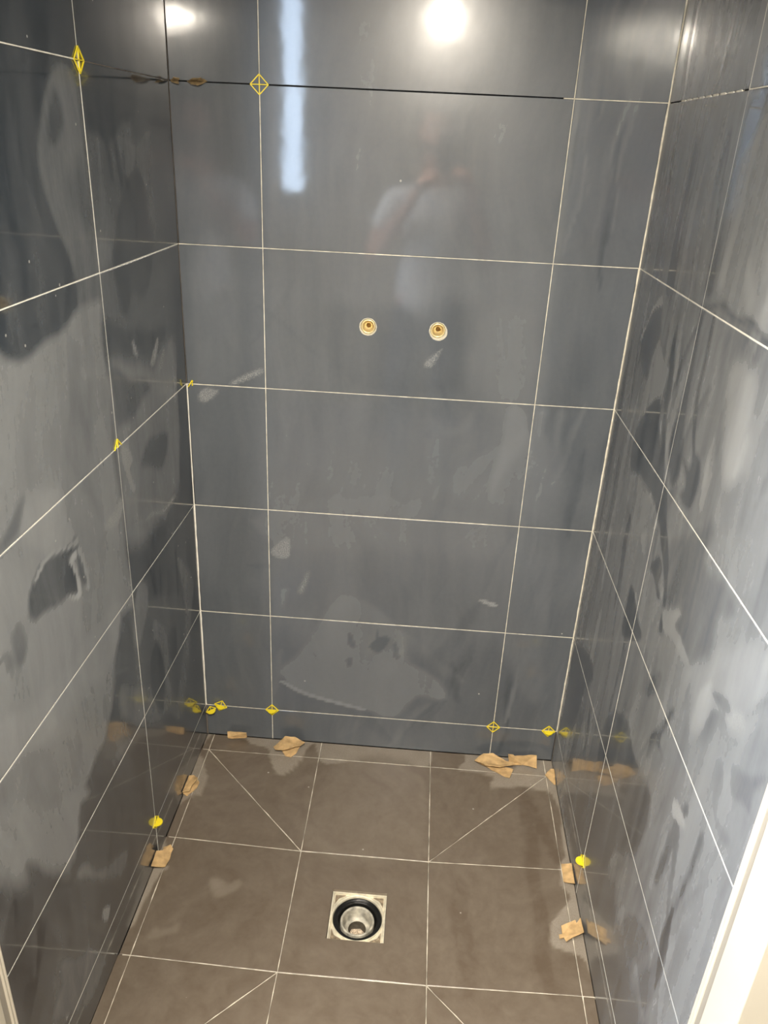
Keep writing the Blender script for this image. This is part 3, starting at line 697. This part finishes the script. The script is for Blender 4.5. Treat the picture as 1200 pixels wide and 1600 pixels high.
# frame: square rim with a round opening
n = 96; outer = []; inner = []; low = []
for k in range(n):
    t = 2*math.pi*k/n; c, s = math.cos(t), math.sin(t); q = h/max(abs(c), abs(s))
    outer.append(bm.verts.new((q*c, q*s, zt))); inner.append(bm.verts.new((.0565*c, .0565*s, zt-.0035)))
    low.append(bm.verts.new((.0555*c, .0555*s, zt-.012)))
mid = [bm.verts.new((v.co.x*.935, v.co.y*.935, zt)) for v in outer]
mid2 = [bm.verts.new((v.co.x*.92, v.co.y*.92, zt-.0035)) for v in outer]
for A_, B_ in ((outer, mid), (mid, mid2), (mid2, inner), (inner, low)):
    for k in range(n):
        k2 = (k+1) % n
        bm.faces.new((A_[k], A_[k2], B_[k2], B_[k]))
link('frame', bm_mesh('frame', bm), M['frame'], drain)
for ax_ in range(4):
    bm = bmesh.new(); a_ = math.pi/4+ax_*math.pi/2
    cx_, cy_ = .0535*math.copysign(1, math.cos(a_)), .0535*math.copysign(1, math.sin(a_))
    rng = random.Random(ax_); ring = []
    sx_, sy_ = math.copysign(1, cx_), math.copysign(1, cy_)
    pts = [(cx_-sx_*.000, cy_), (cx_, cy_-sy_*.0225), (cx_-sx_*.007, cy_-sy_*.0095), (cx_-sx_*.0095, cy_-sy_*.007), (cx_-sx_*.0225, cy_)]
    t_ = [bm.verts.new((x, y, zt-.0022+rng.uniform(0, .001))) for x, y in pts]
    b_ = [bm.verts.new((x, y, zt-.0040)) for x, y in pts]
    bm.faces.new(t_); bm.faces.new(list(reversed(b_)))
    for k in range(5): bm.faces.new((t_[k], t_[(k+1) % 5], b_[(k+1) % 5], b_[k]))
    link('mortar_fill', bm_mesh('mortar_fill', bm), M['mortar'], drain)
bm = bmesh.new(); lathe(bm, [(.0565, zt-.0034), (.0572, zt-.0008), (.0560, zt-.0002), (.0545, zt-.0008), (.0535, zt-.006), (.0530, zt-.016)], 96)
link('collar', bm_mesh('collar', bm, True), M['frame'], drain)
bm = bmesh.new(); lathe(bm, [(.0532, zt-.010), (.0532, zt-.007), (.0505, zt-.005), (.0485, zt-.008), (.0470, zt-.010), (.0455, zt-.0085), (.0435, zt-.0088), (.0425, zt-.014), (.0405, zt-.020), (.0374, zt-.024)], 96)
link('rubber_ring', bm_mesh('rubber_ring', bm, True), M['rubber'], drain)
bm = bmesh.new(); lathe(bm, [(.0372, zt-.034), (.0372, zt-.013), (.0360, zt-.0105), (.0335, zt-.0105), (.0318, zt-.0125), (.0308, zt-.018), (.0285, zt-.032), (.0270, zt-.036), (.0195, zt-.038)], 96)
link('throat', bm_mesh('throat', bm, True), M['steel'], drain)
bm = bmesh.new(); lathe(bm, [(.0196, zt-.038), (.0188, zt-.040), (.0188, zt-.082), (0, zt-.082)], 64)
link('pipe', bm_mesh('pipe', bm, True), M['pipe_dark'], drain)
bm = bmesh.new(); rng = random.Random(8)
vsr = [[bm.verts.new((r*math.cos(k*math.pi/8)*.0182, r*math.sin(k*math.pi/8)*.0182, zt-.060+rng.uniform(-.002, .003))) for k in range(16)] for r in (1, .75, .5, .25)]
cc = bm.verts.new((0, 0, zt-.057))
for A_, B_ in zip(vsr[:-1], vsr[1:]):
    for k in range(16): bm.faces.new((A_[k], A_[(k+1) % 16], B_[(k+1) % 16], B_[k]))
for k in range(16): bm.faces.new((vsr[-1][k], vsr[-1][(k+1) % 16], cc))
tag(link('wet_grit', bm_mesh('wet_grit', bm), M['grit'], drain), kind='stuff')

# ---------------------------------------------------------------- water connections
for q, (x, z) in enumerate(VALVES):
    lab = ('left brass water connection in a tidy round hole of the back wall',
           'right brass water connection with chipped plaster round its hole')[q]
    v_ = tag(empty('water_connection', (x, 0, z)), lab, 'pipe fitting', 'brass water connections in the back wall')
    R_ = Matrix.Rotation(math.radians(90), 4, 'X')      # local z -> -y
    bm = bmesh.new(); lathe(bm, [(.0184, -.012), (.0190, .0002), (.0184, .0008), (.0170, .0000), (.0160, -.002), (.0150, -.012)], 40, R_)
    rr = random.Random(q+3)
    for vv in bm.verts:
        if q == 1 and vv.co.y < -.0002:
            k_ = 1+.16*max(0, math.cos(math.atan2(vv.co.z, vv.co.x)+.9)); vv.co.x *= k_; vv.co.z *= k_
        vv.co.x += rr.uniform(-.0004, .0004); vv.co.z += rr.uniform(-.0004, .0004)
    link('plaster_ring', bm_mesh('plaster_ring', bm, True), M['plaster'], v_)
    bm = bmesh.new(); lathe(bm, [(.0152, -.014), (.0152, -.0035), (.0142, -.0024), (.0122, -.0028), (.0114, -.005), (.0095, -.012), (.0070, -.017), (.0050, -.018)], 40, R_)
    link('brass_socket', bm_mesh('brass_socket', bm, True), M['brass'], v_)
    bm = bmesh.new(); lathe(bm, [(.0052, -.0175), (.0045, -.0215), (0, -.0225)], 30, R_)
    for vv in bm.verts: vv.co.x += (.001 if q == 0 else -.001)*0
    link('bore', bm_mesh('bore', bm, True), M['brass_dark'], v_)
    bm = bmesh.new(); bar(bm, (.001, .013, .003), (.005, .009, .000), .0035, (0, 1, 0)); 
    link('thread_stub', bm_mesh('thread_stub', bm), M['brass_dark'], v_)

# ---------------------------------------------------------------- tile spacers
def spacer(label, origin, normal, up=(0, 0, 1), r=.0175, fin=True, half=False, roll=0.0, group='yellow spacers at the tile joints'):
    """diamond frame and cross lying on the wall, and a half-round grip that stands out from it"""
    nz = Vector(normal).normalized(); uz = Vector(up); sx_ = uz.cross(nz).normalized()
    mw = Matrix((sx_, uz, nz)).transposed().to_4x4()
    root = empty('tile_spacer', origin); root.rotation_mode = 'QUATERNION'
    root.rotation_quaternion = (mw @ Matrix.Rotation(roll, 4, 'Z')).to_quaternion()
    tag(root, label, 'spacer', group)
    t = .0016; z = .0010; k = r
    bm = bmesh.new()
    P_ = [(k, 0, z), (0, k, z), (-k, 0, z), (0, -k, z)]
    if half: bar(bm, P_[0], P_[1], .0018, (0, 0, 1), t); bar(bm, P_[1], P_[2], .0018, (0, 0, 1), t)
    else:
        for a in range(4): bar(bm, P_[a], P_[(a+1) % 4], .0018, (0, 0, 1), t)
    link('diamond_frame', bm_mesh('diamond_frame', bm), M['yellow'], root)
    bm = bmesh.new()
    bar(bm, (0, k, z), (0, 0 if half else -k, z), .0016, (0, 0, 1), t)
    if not half: bar(bm, (-k, 0, z+.0001), (k, 0, z+.0001), .0016, (0, 0, 1), t)
    link('cross', bm_mesh('cross', bm), M['yellow'], root)
    if fin:
        bm = bmesh.new(); n_ = 14; R = .0120
        top = []; bot = []
        for a in range(n_+1):
            th = math.pi*a/n_; x = R*math.cos(th); zz = .0012+.0145*math.sin(th)
            top.append(bm.verts.new((x, .0014, zz))); bot.append(bm.verts.new((x, -.0014, zz)))
        bm.faces.new(top); bm.faces.new(list(reversed(bot)))
        for a in range(n_+1): bm.faces.new((top[a], bot[a], bot[(a+1) % (n_+1)], top[(a+1) % (n_+1)]))
        link('grip', bm_mesh('grip', bm), M['yellow'], root)
    return root
spacer('yellow diamond spacer high on the left wall above the pale crescent smear', (fL(YL, joints()[5])+.0002, YL, joints()[5]), (1, 0, 0), fin=False)
spacer('yellow diamond spacer high on the back wall at the start of the open black joint', (XA, -.0002, joints()[5]), (0, -1, 0), fin=False)
spacer('small yellow arrow-shaped spacer halfway up the left wall joint crossing', (fL(YL, joints()[3])+.0002, YL, joints()[3]), (1, 0, 0), fin=False, half=True, r=.016)
spacer('tiny yellow arrow-shaped spacer in the left corner at shoulder height', (.0125, -.0004, joints()[3]-.004), (.85, -.52, 0), fin=False, half=True, r=.0125)
spacer('yellow spacer with half-round grip under the left vertical joint of the back wall', (XA, -.0002, Z0), (0, -1, 0))
spacer('tilted yellow spacer with grip on the back wall beside the left corner', (.038, -.0002, Z0+.001), (0, -1, 0), roll=-.28)
spacer('bent yellow spacer tucked into the bottom left corner', (.0150, -.017, Z0-.003), (.5, -.866, 0), roll=.2, r=.0135)
spacer('yellow diamond spacer without grip low on the back wall at the right vertical joint', (XB, -.0002, Z0), (0, -1, 0), fin=False)
spacer('yellow spacer with half-round grip on the back wall beside the right corner', (.9265, -.0002, Z0), (0, -1, 0))
spacer('yellow spacer with grip low on the left wall where its joints cross', (fL(YL, Z0)+.0002, YL, Z0), (1, 0, 0))
spacer('yellow spacer with grip low on the right wall where its joints cross', (fR(YR, Z0)-.0002, YR, Z0), (-1, 0, 0))

# ---------------------------------------------------------------- cardboard scraps wedged in the gap round the floor
def scrap_mesh(name, pts, thick=.0022, seed=1, crumple=.0012):
    """bent cardboard sheet: outline in millimetres, finely cut, crumpled a little and given thickness"""
    P3 = [Vector((x/1000, y/1000, z/1000)) for x, y, z in pts]
    P3 = [Vector((min(max(p.x, fL(p.y, .05)+.002), fR(p.y, .05)-.002), min(p.y, -.003), max(p.z, floor_z(p.x, p.y)+.003))) for p in P3]
    bm = bmesh.new(); vs = [bm.verts.new(p) for p in P3]; bm.faces.new(vs)
    bmesh.ops.triangulate(bm, faces=bm.faces[:], ngon_method='EAR_CLIP')
    for _ in range(3): bmesh.ops.subdivide_edges(bm, edges=bm.edges[:], cuts=1, use_grid_fill=True)
    rng = random.Random(seed); ph = [rng.uniform(0, 6) for _ in range(4)]
    bm.normal_update()
    for v in bm.verts:
        v.co.z += crumple*(math.sin(v.co.x*210+ph[0])+math.sin(v.co.y*260+v.co.x*90+ph[1]))*.5
    bm.normal_update(); 
    if sum(f.normal.z for f in bm.faces) < 0: bmesh.ops.reverse_faces(bm, faces=bm.faces[:])
    r = bmesh.ops.solidify(bm, geom=bm.faces[:], thickness=thick)
    me = bpy.data.meshes.new(name); bm.to_mesh(me); bm.free(); return me
SG = 'cardboard scraps along the shower floor'
def scrap(label, parts, seed, mat='card'):
    if len(parts) == 1:
        o = link('cardboard_scrap', scrap_mesh('cardboard_scrap', SCRAPS[parts[0]], seed=seed), M[mat])
    else:
        x, y, z = np.mean(np.array(SCRAPS[parts[0]]), 0)/1000
        o = empty('cardboard_scrap', (x, y, z))
        for q, k in enumerate(parts):
            c = link('folded_flap', scrap_mesh('folded_flap', SCRAPS[k], seed=seed+q), M[mat], o); c.location = (-x, -y, -z)
    return tag(o, label, 'cardboard', SG)
scrap('small flat strip of brown cardboard against the back wall near the left corner', ['A'], 1)
scrap('folded brown cardboard scrap with two flaps below the left joint of the back wall', ['B1', 'B2'], 2)
scrap('curled leaf-shaped cardboard scrap with two flaps against the back wall on the right', ['C1', 'C2'], 4)
scrap('rectangular brown cardboard strip leaning on the back wall near the right corner', ['D'], 6)
scrap('pale fan-shaped cardboard scrap in the back right corner', ['E'], 7)
scrap('folded cardboard scrap with two flaps at the left wall near the back corner', ['F1', 'F2'], 8)
scrap('torn cardboard scrap at the left wall beside the low yellow spacer', ['G'], 10)
scrap('upright corrugated cardboard piece at the right wall under the yellow spacer', ['H'], 11)
scrap('torn tilted cardboard piece touching the right wall nearest the front', ['I'], 12)
def joint_scrap(label, pts, mat, seed):
    bm = bmesh.new(); rng = random.Random(seed)
    vs = [bm.verts.new(Vector(p)) for p in pts]; bm.faces.new(vs)
    bmesh.ops.triangulate(bm, faces=bm.faces[:], ngon_method='EAR_CLIP')
    for _ in range(2): bmesh.ops.subdivide_edges(bm, edges=bm.edges[:], cuts=1, use_grid_fill=True)
    for v in bm.verts: v.co += Vector((rng.uniform(-1, 1), rng.uniform(-1, 1)*.3, rng.uniform(-1, 1)))*.0007
    bmesh.ops.solidify(bm, geom=bm.faces[:], thickness=.0014)
    return link('folded_flap', bm_mesh('folded_flap', bm), mat)
zj = joints()[5]
j1 = tag(empty('cardboard_scrap', (.058, 0, zj)), 'dark folded cardboard scrap sticking out of the high joint of the back wall', 'cardboard', 'cardboard scraps in the high joint')
for q, pts in enumerate(([(-.019, .001, -.001), (-.006, -.014, .0045), (.010, -.012, .007), (.020, .001, .002)],
                          [(-.019, .001, -.001), (.018, .001, .000), (.004, -.013, -.007), (-.008, -.012, -.0055)])):
    o = joint_scrap('', pts, M['card_d'], q); o.parent = j1
j2 = tag(empty('cardboard_scrap', (.010, -.002, zj)), 'small dark cardboard scrap wedged high in the left corner', 'cardboard', 'cardboard scraps in the high joint')
for q, pts in enumerate(([(-.004, .002, .000), (.006, -.009, .006), (.017, -.004, .004), (.012, .001, .001)],
                          [(-.004, .001, -.001), (.012, .001, -.001), (.016, -.009, -.006), (.003, -.008, -.004)])):
    o = joint_scrap('', pts, M['card_d'], q+5); o.parent = j2

# ---------------------------------------------------------------- trims and reveals at the mouth of the shower
def trim(name, side):
    root = empty(name, (0 if side < 0 else W, YF, .03)); tag(root, ('left' if side < 0 else 'right')+' white edge profile where the shower tiling ends', None, None, 'structure')
    fx = (lambda y, z: fL(y, z)) if side < 0 else (lambda y, z: fR(y, z))
    def run(nm, prof, mat):
        bm = bmesh.new(); rows_ = []
        for z in (.030, CZ-.001):
            rows_.append([bm.verts.new((fx(YF, z)-side*d-root.location.x, y-YF, z-.03)) for y, d in prof])
        n_ = len(prof)
        for k in range(n_): bm.faces.new((rows_[0][k], rows_[0][(k+1) % n_], rows_[1][(k+1) % n_], rows_[1][k]))
        bm.faces.new(rows_[0]); bm.faces.new(list(reversed(rows_[1])))
        link(nm, bm_mesh(nm, bm), mat, root)
    # (y, height above the tile face); two rounded ridges with a groove, then a flat leaf
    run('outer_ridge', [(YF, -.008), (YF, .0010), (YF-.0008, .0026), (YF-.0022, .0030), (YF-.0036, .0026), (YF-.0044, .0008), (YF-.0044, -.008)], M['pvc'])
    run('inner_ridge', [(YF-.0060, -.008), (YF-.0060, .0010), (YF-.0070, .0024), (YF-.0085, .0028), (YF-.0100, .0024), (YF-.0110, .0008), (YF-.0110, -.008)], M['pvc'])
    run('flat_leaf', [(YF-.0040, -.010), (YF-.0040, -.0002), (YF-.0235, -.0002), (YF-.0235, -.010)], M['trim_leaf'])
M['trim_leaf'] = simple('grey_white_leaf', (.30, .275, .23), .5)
trim('trim_1', -1); trim('trim_2', 1)
YO = -1.0835
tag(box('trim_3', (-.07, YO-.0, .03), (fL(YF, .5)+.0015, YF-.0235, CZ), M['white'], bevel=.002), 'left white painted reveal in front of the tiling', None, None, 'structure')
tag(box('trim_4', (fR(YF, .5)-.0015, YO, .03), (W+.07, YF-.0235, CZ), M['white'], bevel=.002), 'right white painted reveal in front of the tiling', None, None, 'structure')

# ---------------------------------------------------------------- header over the mouth (dark tiled inside, white outside)
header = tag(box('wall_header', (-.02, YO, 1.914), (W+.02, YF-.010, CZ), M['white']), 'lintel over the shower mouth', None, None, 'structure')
def head_place(u, v, d): return (u, YF-.009-d, v)
for x0, x1 in ((.012, XA), (XA+.002, XB), (XB+.002, W-.012)):
    grid_tile('tile', 'H', (x0, x1), (1.914, CZ-.002), head_place, M['tile_b'], header, cell=.05)

# ---------------------------------------------------------------- the bathroom behind the photographer
YB = -3.15; XL = -1.35; XR = 2.05
room = dict(kind='structure')
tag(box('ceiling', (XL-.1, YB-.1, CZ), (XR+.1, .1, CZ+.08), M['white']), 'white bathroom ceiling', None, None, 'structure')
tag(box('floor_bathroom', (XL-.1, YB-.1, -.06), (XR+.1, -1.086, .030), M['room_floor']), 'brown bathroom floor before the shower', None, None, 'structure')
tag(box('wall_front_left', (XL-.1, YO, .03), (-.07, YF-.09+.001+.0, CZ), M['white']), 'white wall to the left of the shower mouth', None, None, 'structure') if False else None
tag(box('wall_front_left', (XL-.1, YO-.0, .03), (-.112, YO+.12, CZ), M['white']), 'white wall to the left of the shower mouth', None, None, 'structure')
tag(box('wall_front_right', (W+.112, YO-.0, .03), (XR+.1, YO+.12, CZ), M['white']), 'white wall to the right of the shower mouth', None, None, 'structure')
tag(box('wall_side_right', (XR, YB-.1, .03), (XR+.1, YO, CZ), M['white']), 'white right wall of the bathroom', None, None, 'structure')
def wall_with_opening(name, axis, lo, hi, a0, a1, z0, z1, label):
    """wall slab with one rectangular opening; axis 0: wall runs along x, axis 1: along y"""
    bm = bmesh.new()
    def bx(l0, l1, b, t):
        L0 = list(lo); H0 = list(hi); L0[axis] = l0; H0[axis] = l1; L0[2] = b; H0[2] = t
        add_box(bm, L0, H0)
    bx(lo[axis], a0, lo[2], hi[2]); bx(a1, hi[axis], lo[2], hi[2]); bx(a0, a1, lo[2], z0); bx(a0, a1, z1, hi[2])
    return tag(link(name, bm_mesh(name, bm), M['white']), label, None, None, 'structure')
# narrow window in the far wall, mirrored in the back wall tiles
wx0, wx1, wz0, wz1 = -.375, -.225, 1.255, 2.25
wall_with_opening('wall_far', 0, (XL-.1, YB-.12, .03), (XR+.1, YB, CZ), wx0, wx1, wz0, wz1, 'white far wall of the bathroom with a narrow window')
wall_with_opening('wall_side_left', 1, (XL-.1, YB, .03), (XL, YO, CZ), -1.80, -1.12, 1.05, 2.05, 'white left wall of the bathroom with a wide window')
def window(name, axis, a0, a1, z0, z1, c, label):
    root = empty(name, (0, 0, 0)); tag(root, label, None, None, 'structure')
    f = .022; bm = bmesh.new()
    def B(l0, l1, b, t, th=.02):
        if axis == 0: add_box(bm, (l0, c-th, b), (l1, c+th, t))
        else: add_box(bm, (c-th, l0, b), (c+th, l1, t))
    B(a0, a0+f, z0, z1); B(a1-f, a1, z0, z1); B(a0+f, a1-f, z0, z0+f); B(a0+f, a1-f, z1-f, z1)
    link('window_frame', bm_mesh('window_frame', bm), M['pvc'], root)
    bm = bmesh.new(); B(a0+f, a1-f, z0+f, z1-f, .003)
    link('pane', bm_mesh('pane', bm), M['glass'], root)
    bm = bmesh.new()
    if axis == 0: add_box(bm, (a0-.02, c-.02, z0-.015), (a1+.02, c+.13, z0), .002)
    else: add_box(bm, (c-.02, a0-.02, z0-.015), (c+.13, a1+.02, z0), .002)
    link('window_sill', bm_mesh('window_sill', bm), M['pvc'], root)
window('window_1', 0, wx0, wx1, wz0, wz1, YB-.06, 'narrow tall window in the far wall')
window('window_2', 1, -1.80, -1.12, 1.05, 2.05, XL-.05, 'wide window in the left bathroom wall')

# lamp over the photographer: a short tube on a stem below the ceiling
lamp = tag(empty('ceiling_spotlight', (.52, -1.78, 0)), 'small white ceiling spotlight hanging in front of the shower mouth', 'lamp')
bm = bmesh.new(); lathe(bm, [(0, CZ), (.045, CZ), (.045, CZ-.02), (0, CZ-.02)], 32); link('ceiling_plate', bm_mesh('ceiling_plate', bm, False), M['lamp_white'], lamp)
bm = bmesh.new(); lathe(bm, [(.006, CZ-.02), (.006, 2.10)], 16); link('stem', bm_mesh('stem', bm, True), M['lamp_white'], lamp)
bm = bmesh.new(); lathe(bm, [(0, 2.10), (.030, 2.10), (.032, 2.08), (.034, 2.03), (.030, 2.03), (.026, 2.05), (0, 2.05)], 40); link('lamp_head', bm_mesh('lamp_head', bm, False), M['lamp_white'], lamp)
bm = bmesh.new(); lathe(bm, [(0, 1.992), (.009, 1.994), (.015, 2.000), (.018, 2.010), (.0175, 2.025), (.014, 2.045), (0, 2.048)], 40); link('bulb', bm_mesh('bulb', bm, True), M['lamp_glow'], lamp)
pl = bpy.data.lights.new('spotlight_light', 'SPOT'); pl.energy = SPOT_POWER; pl.color = (1.0, .90, .76); pl.shadow_soft_size = .018
pl.spot_size = math.radians(112); pl.spot_blend = 1.0
po = bpy.data.objects.new('spotlight_light', pl); COL.objects.link(po); po.location = (.52, -1.765, 1.95)
po.rotation_euler = (Vector((.50, -.15, .15))-Vector(po.location)).to_track_quat('-Z', 'Y').to_euler()

# ---------------------------------------------------------------- the photographer, seen mirrored in the back wall
def skin_mesh(name, nodes, edges, mat, parent=None, root=0, sub=2):
    """nodes: [(x, y, z, r)] or [(x, y, z, (rx, ry))]; one continuous skinned surface"""
    me = bpy.data.meshes.new(name); me.from_pydata([nd[:3] for nd in nodes], edges, []); me.update()
    o = link(name, me, mat, parent)
    sk = o.modifiers.new('skin', 'SKIN'); sk.use_smooth_shade = True
    lay = me.skin_vertices[0] if me.skin_vertices else None
    if lay is None:
        bm = bmesh.new(); bm.from_mesh(me); bm.verts.layers.skin.verify(); bm.to_mesh(me); bm.free(); lay = me.skin_vertices[0]
    for i, nd in enumerate(nodes):
        r = nd[3]; lay.data[i].radius = r if isinstance(r, tuple) else (r, r)
        lay.data[i].use_root = (i == root)
    s = o.modifiers.new('sub', 'SUBSURF'); s.levels = sub; s.render_levels = sub
    return o
def chain(nodes, edges, pts, start=None):
    prev = start
    for p in pts:
        nodes.append(p)
        if prev is not None: edges.append((prev, len(nodes)-1))
        prev = len(nodes)-1
    return prev
PX_, PY_ = .52, -1.97
FL = .030
SC = .95                        # overall height of the figure
person = tag(empty('person', (PX_, PY_, FL)), 'person in a white t-shirt holding up a phone, mirrored in the back wall tiles', 'person')
# the body is one surface: pelvis, trunk, neck, head, legs, arms
N_, E_ = [], []
pel = chain(N_, E_, [(0, 0, .92, (.145, .10))])
chest = chain(N_, E_, [(0, .0, 1.06, (.125, .095)), (0, .005, 1.20, (.135, .10)), (0, .01, 1.33, (.145, .105)), (0, .0, 1.42, (.10, .075))], pel)
neck = chain(N_, E_, [(0, .01, 1.48, .056), (0, .025, 1.535, .052), (0, .035, 1.585, (.062, .075)), (0, .04, 1.65, (.074, .092)), (0, .035, 1.71, (.070, .086)), (0, .03, 1.745, (.040, .055))], chest)
shoulder_i = 3
for s in (-1, 1):
    chain(N_, E_, [(s*.09, .0, .86, .088), (s*.105, .01, .66, .074), (s*.11, .015, .48, .056), (s*.112, -.01, .34, .055), (s*.115, -.02, .12, .036), (s*.115, -.01, .05, .035), (s*.12, .07, .03, (.040, .026)), (s*.125, .14, .02, (.036, .020))], pel)
# right hand at his left in the mirror holds the phone, other hand steadies it
HAND = {-1: ((.482-PX_)/SC, (-1.742-PY_)/SC, (1.440-FL)/SC+FL), 1: ((.642-PX_)/SC, (-1.742-PY_)/SC, (1.455-FL)/SC+FL)}
WR = {}
for s in (-1, 1):
    hx, hy, hz = HAND[s]
    hz -= FL
    wr = (hx+s*.035, hy-.030, hz-.075)
    el = (s*.275, -.005, 1.085)
    sh = (s*.175, -.005, 1.375)
    WR[s] = wr
    chain(N_, E_, [(s*.10, 0, 1.385, .06), (*sh, .052), (sh[0]+s*.06, -.012, 1.25, .045), (*el, .038),
                   tuple((el[k]*.6+wr[k]*.4) for k in range(3))+(.036,), (*wr, .025)], shoulder_i)
body = skin_mesh('body', N_, E_, M['skin'], person)
# hands: palm, four unequal bent fingers, thumb
def hand(s):
    w = Vector(WR[s]); hx, hy, hz = HAND[s]; k = Vector((hx, hy, hz-FL))
    up = (k-w).normalized(); inn = Vector((-s, 0, 0)); inn = (inn-up*inn.dot(up)).normalized(); fwd = up.cross(inn)*(1 if s < 0 else -1)
    if fwd.y < 0: fwd = -fwd
    nd, ed = [], []
    a = chain(nd, ed, [(*w, .023), (*(w+up*.03), (.030, .017)), (*(w+up*.055), (.034, .015))])
    for f, (off, ln) in enumerate(((-.027, .062), (-.009, .072), (.009, .068), (.027, .055))):
        b = w+up*(.075+.006*(1.5-abs(f-1.5)))-inn*0.0+fwd*off*-1
        p1 = b+up*ln*.35+inn*ln*.20; p2 = p1+up*ln*.05+inn*ln*.42; p3 = p2-up*ln*.10+inn*ln*.30
        chain(nd, ed, [(*b, .0098), (*p1, .0090), (*p2, .0085), (*p3, .0072)], a)
    t0 = w+up*.030+inn*.022-fwd*.012; t1 = t0+up*.030+inn*.020-fwd*.012; t2 = t1+up*.028+inn*.008
    chain(nd, ed, [(*t0, .013), (*t1, .0115), (*t2, .0085)], 1)
    o = skin_mesh('hand', nd, ed, M['skin'], person)
for s in (-1, 1): hand(s)
# clothing
nd, ed = [], []
a = chain(nd, ed, [(0, 0, .80, (.172, .128)), (0, 0, .93, (.166, .122)), (0, 0, 1.07, (.152, .116)), (0, .005, 1.21, (.158, .120)), (0, .008, 1.34, (.160, .120)), (0, 0, 1.425, (.085, .072)), (0, .006, 1.450, (.066, .062))])
for s in (-1, 1):
    chain(nd, ed, [(s*.10, 0, 1.385, .075), (s*.178, -.006, 1.372, .068), (s*.225, -.012, 1.27, .062), (s*.242, -.014, 1.215, .060)], 4)
skin_mesh('t_shirt', nd, ed, M['tee'], person)
nd, ed = [], []
a = chain(nd, ed, [(0, 0, 1.00, (.150, .110)), (0, 0, .88, (.158, .116))])
for s in (-1, 1):
    chain(nd, ed, [(s*.095, .0, .80, .100), (s*.106, .01, .64, .088), (s*.112, .012, .48, .074), (s*.114, -.01, .32, .070), (s*.116, -.02, .12, .060), (s*.116, -.02, .03, .058)], a)
skin_mesh('jeans', nd, ed, M['jeans'], person)
for s in (-1, 1):
    nd, ed = [], []
    chain(nd, ed, [(s*.115, -.035, .045, (.042, .042)), (s*.118, .04, .042, (.046, .040)), (s*.124, .12, .032, (.048, .030)), (s*.128, .18, .028, (.036, .024))])
    skin_mesh('shoe', nd, ed, M['shoe'], person)
# face
def ball(name, c, r, mat, seg=20):
    bm = bmesh.new(); bmesh.ops.create_uvsphere(bm, u_segments=seg, v_segments=seg//2, radius=1)
    for v in bm.verts: v.co = Vector((c[0]+v.co.x*r[0], c[1]+v.co.y*r[1], c[2]+v.co.z*r[2]))
    return link(name, bm_mesh(name, bm, True), mat, person)
hx = (0, .04, 1.655)
for s in (-1, 1):
    e = ball('eye', (s*.030, .118, 1.662), (.0125, .009, .010), M['eye'])
    i_ = ball('iris', (s*.030, .1265, 1.661), (.005, .002, .005), M['shoe'], 12); i_.parent = e
    ball('ear', (s*.076, .030, 1.655), (.010, .020, .031), M['skin'])
    ball('eyebrow', (s*.031, .124, 1.684), (.019, .007, .004), M['hair'], 12)
ball('nose', (0, .135, 1.640), (.014, .020, .024), M['skin'])
ball('mouth', (0, .122, 1.605), (.024, .009, .007), M['lip'], 16)
# short dark hair as a cap round the skull
bm = bmesh.new(); bmesh.ops.create_uvsphere(bm, u_segments=32, v_segments=20, radius=1)
for v in list(bm.verts):
    if v.co.z < -.35 or (v.co.y > .45 and v.co.z < .42): bm.verts.remove(v)
rng = random.Random(3)
for v in bm.verts:
    k = 1+rng.uniform(-.02, .03)
    v.co = Vector((v.co.x*.087*k, .026+v.co.y*.103*k, 1.690+v.co.z*.088*k))
link('hair', bm_mesh('hair', bm, True), M['hair'], person)
bm = bmesh.new(); bmesh.ops.create_uvsphere(bm, u_segments=32, v_segments=20, radius=1)
for v in list(bm.verts):
    if v.co.z > .15 or v.co.y < -.1: bm.verts.remove(v)
for v in bm.verts: v.co = Vector((v.co.x*.070, .045+v.co.y*.082, 1.605+v.co.z*.055))
link('beard', bm_mesh('beard', bm, True), M['hair'], person)
person.scale = (SC, SC, SC)
# the phone in his hands, its lens just behind the picture's viewpoint
phone = tag(empty('smartphone', (.558, -1.722, 1.520)), 'black smartphone held upright in both hands, mirrored in the tiles', 'phone')
phone.rotation_euler = (math.radians(-12), 0, 0)
bm = bmesh.new(); add_box(bm, (-.0375, -.004, -.073), (.0375, .004, .073), .003); link('case', bm_mesh('case', bm), M['phone'], phone)
bm = bmesh.new(); add_box(bm, (-.035, -.0048, -.070), (.035, -.0041, .070)); link('screen', bm_mesh('screen', bm), simple('dim_screen', (.05, .06, .07), .1, emit=.3), phone)
for dx_, dz_ in ((-.022, .055), (-.022, .034)):
    bm = bmesh.new(); lathe(bm, [(0, 0), (.007, 0), (.007, .002), (.005, .0025), (0, .0022)], 24, Matrix.Translation((dx_, .004, dz_)) @ Matrix.Rotation(math.radians(-90), 4, 'X'))
    link('lens', bm_mesh('lens', bm), M['rubber'], phone)
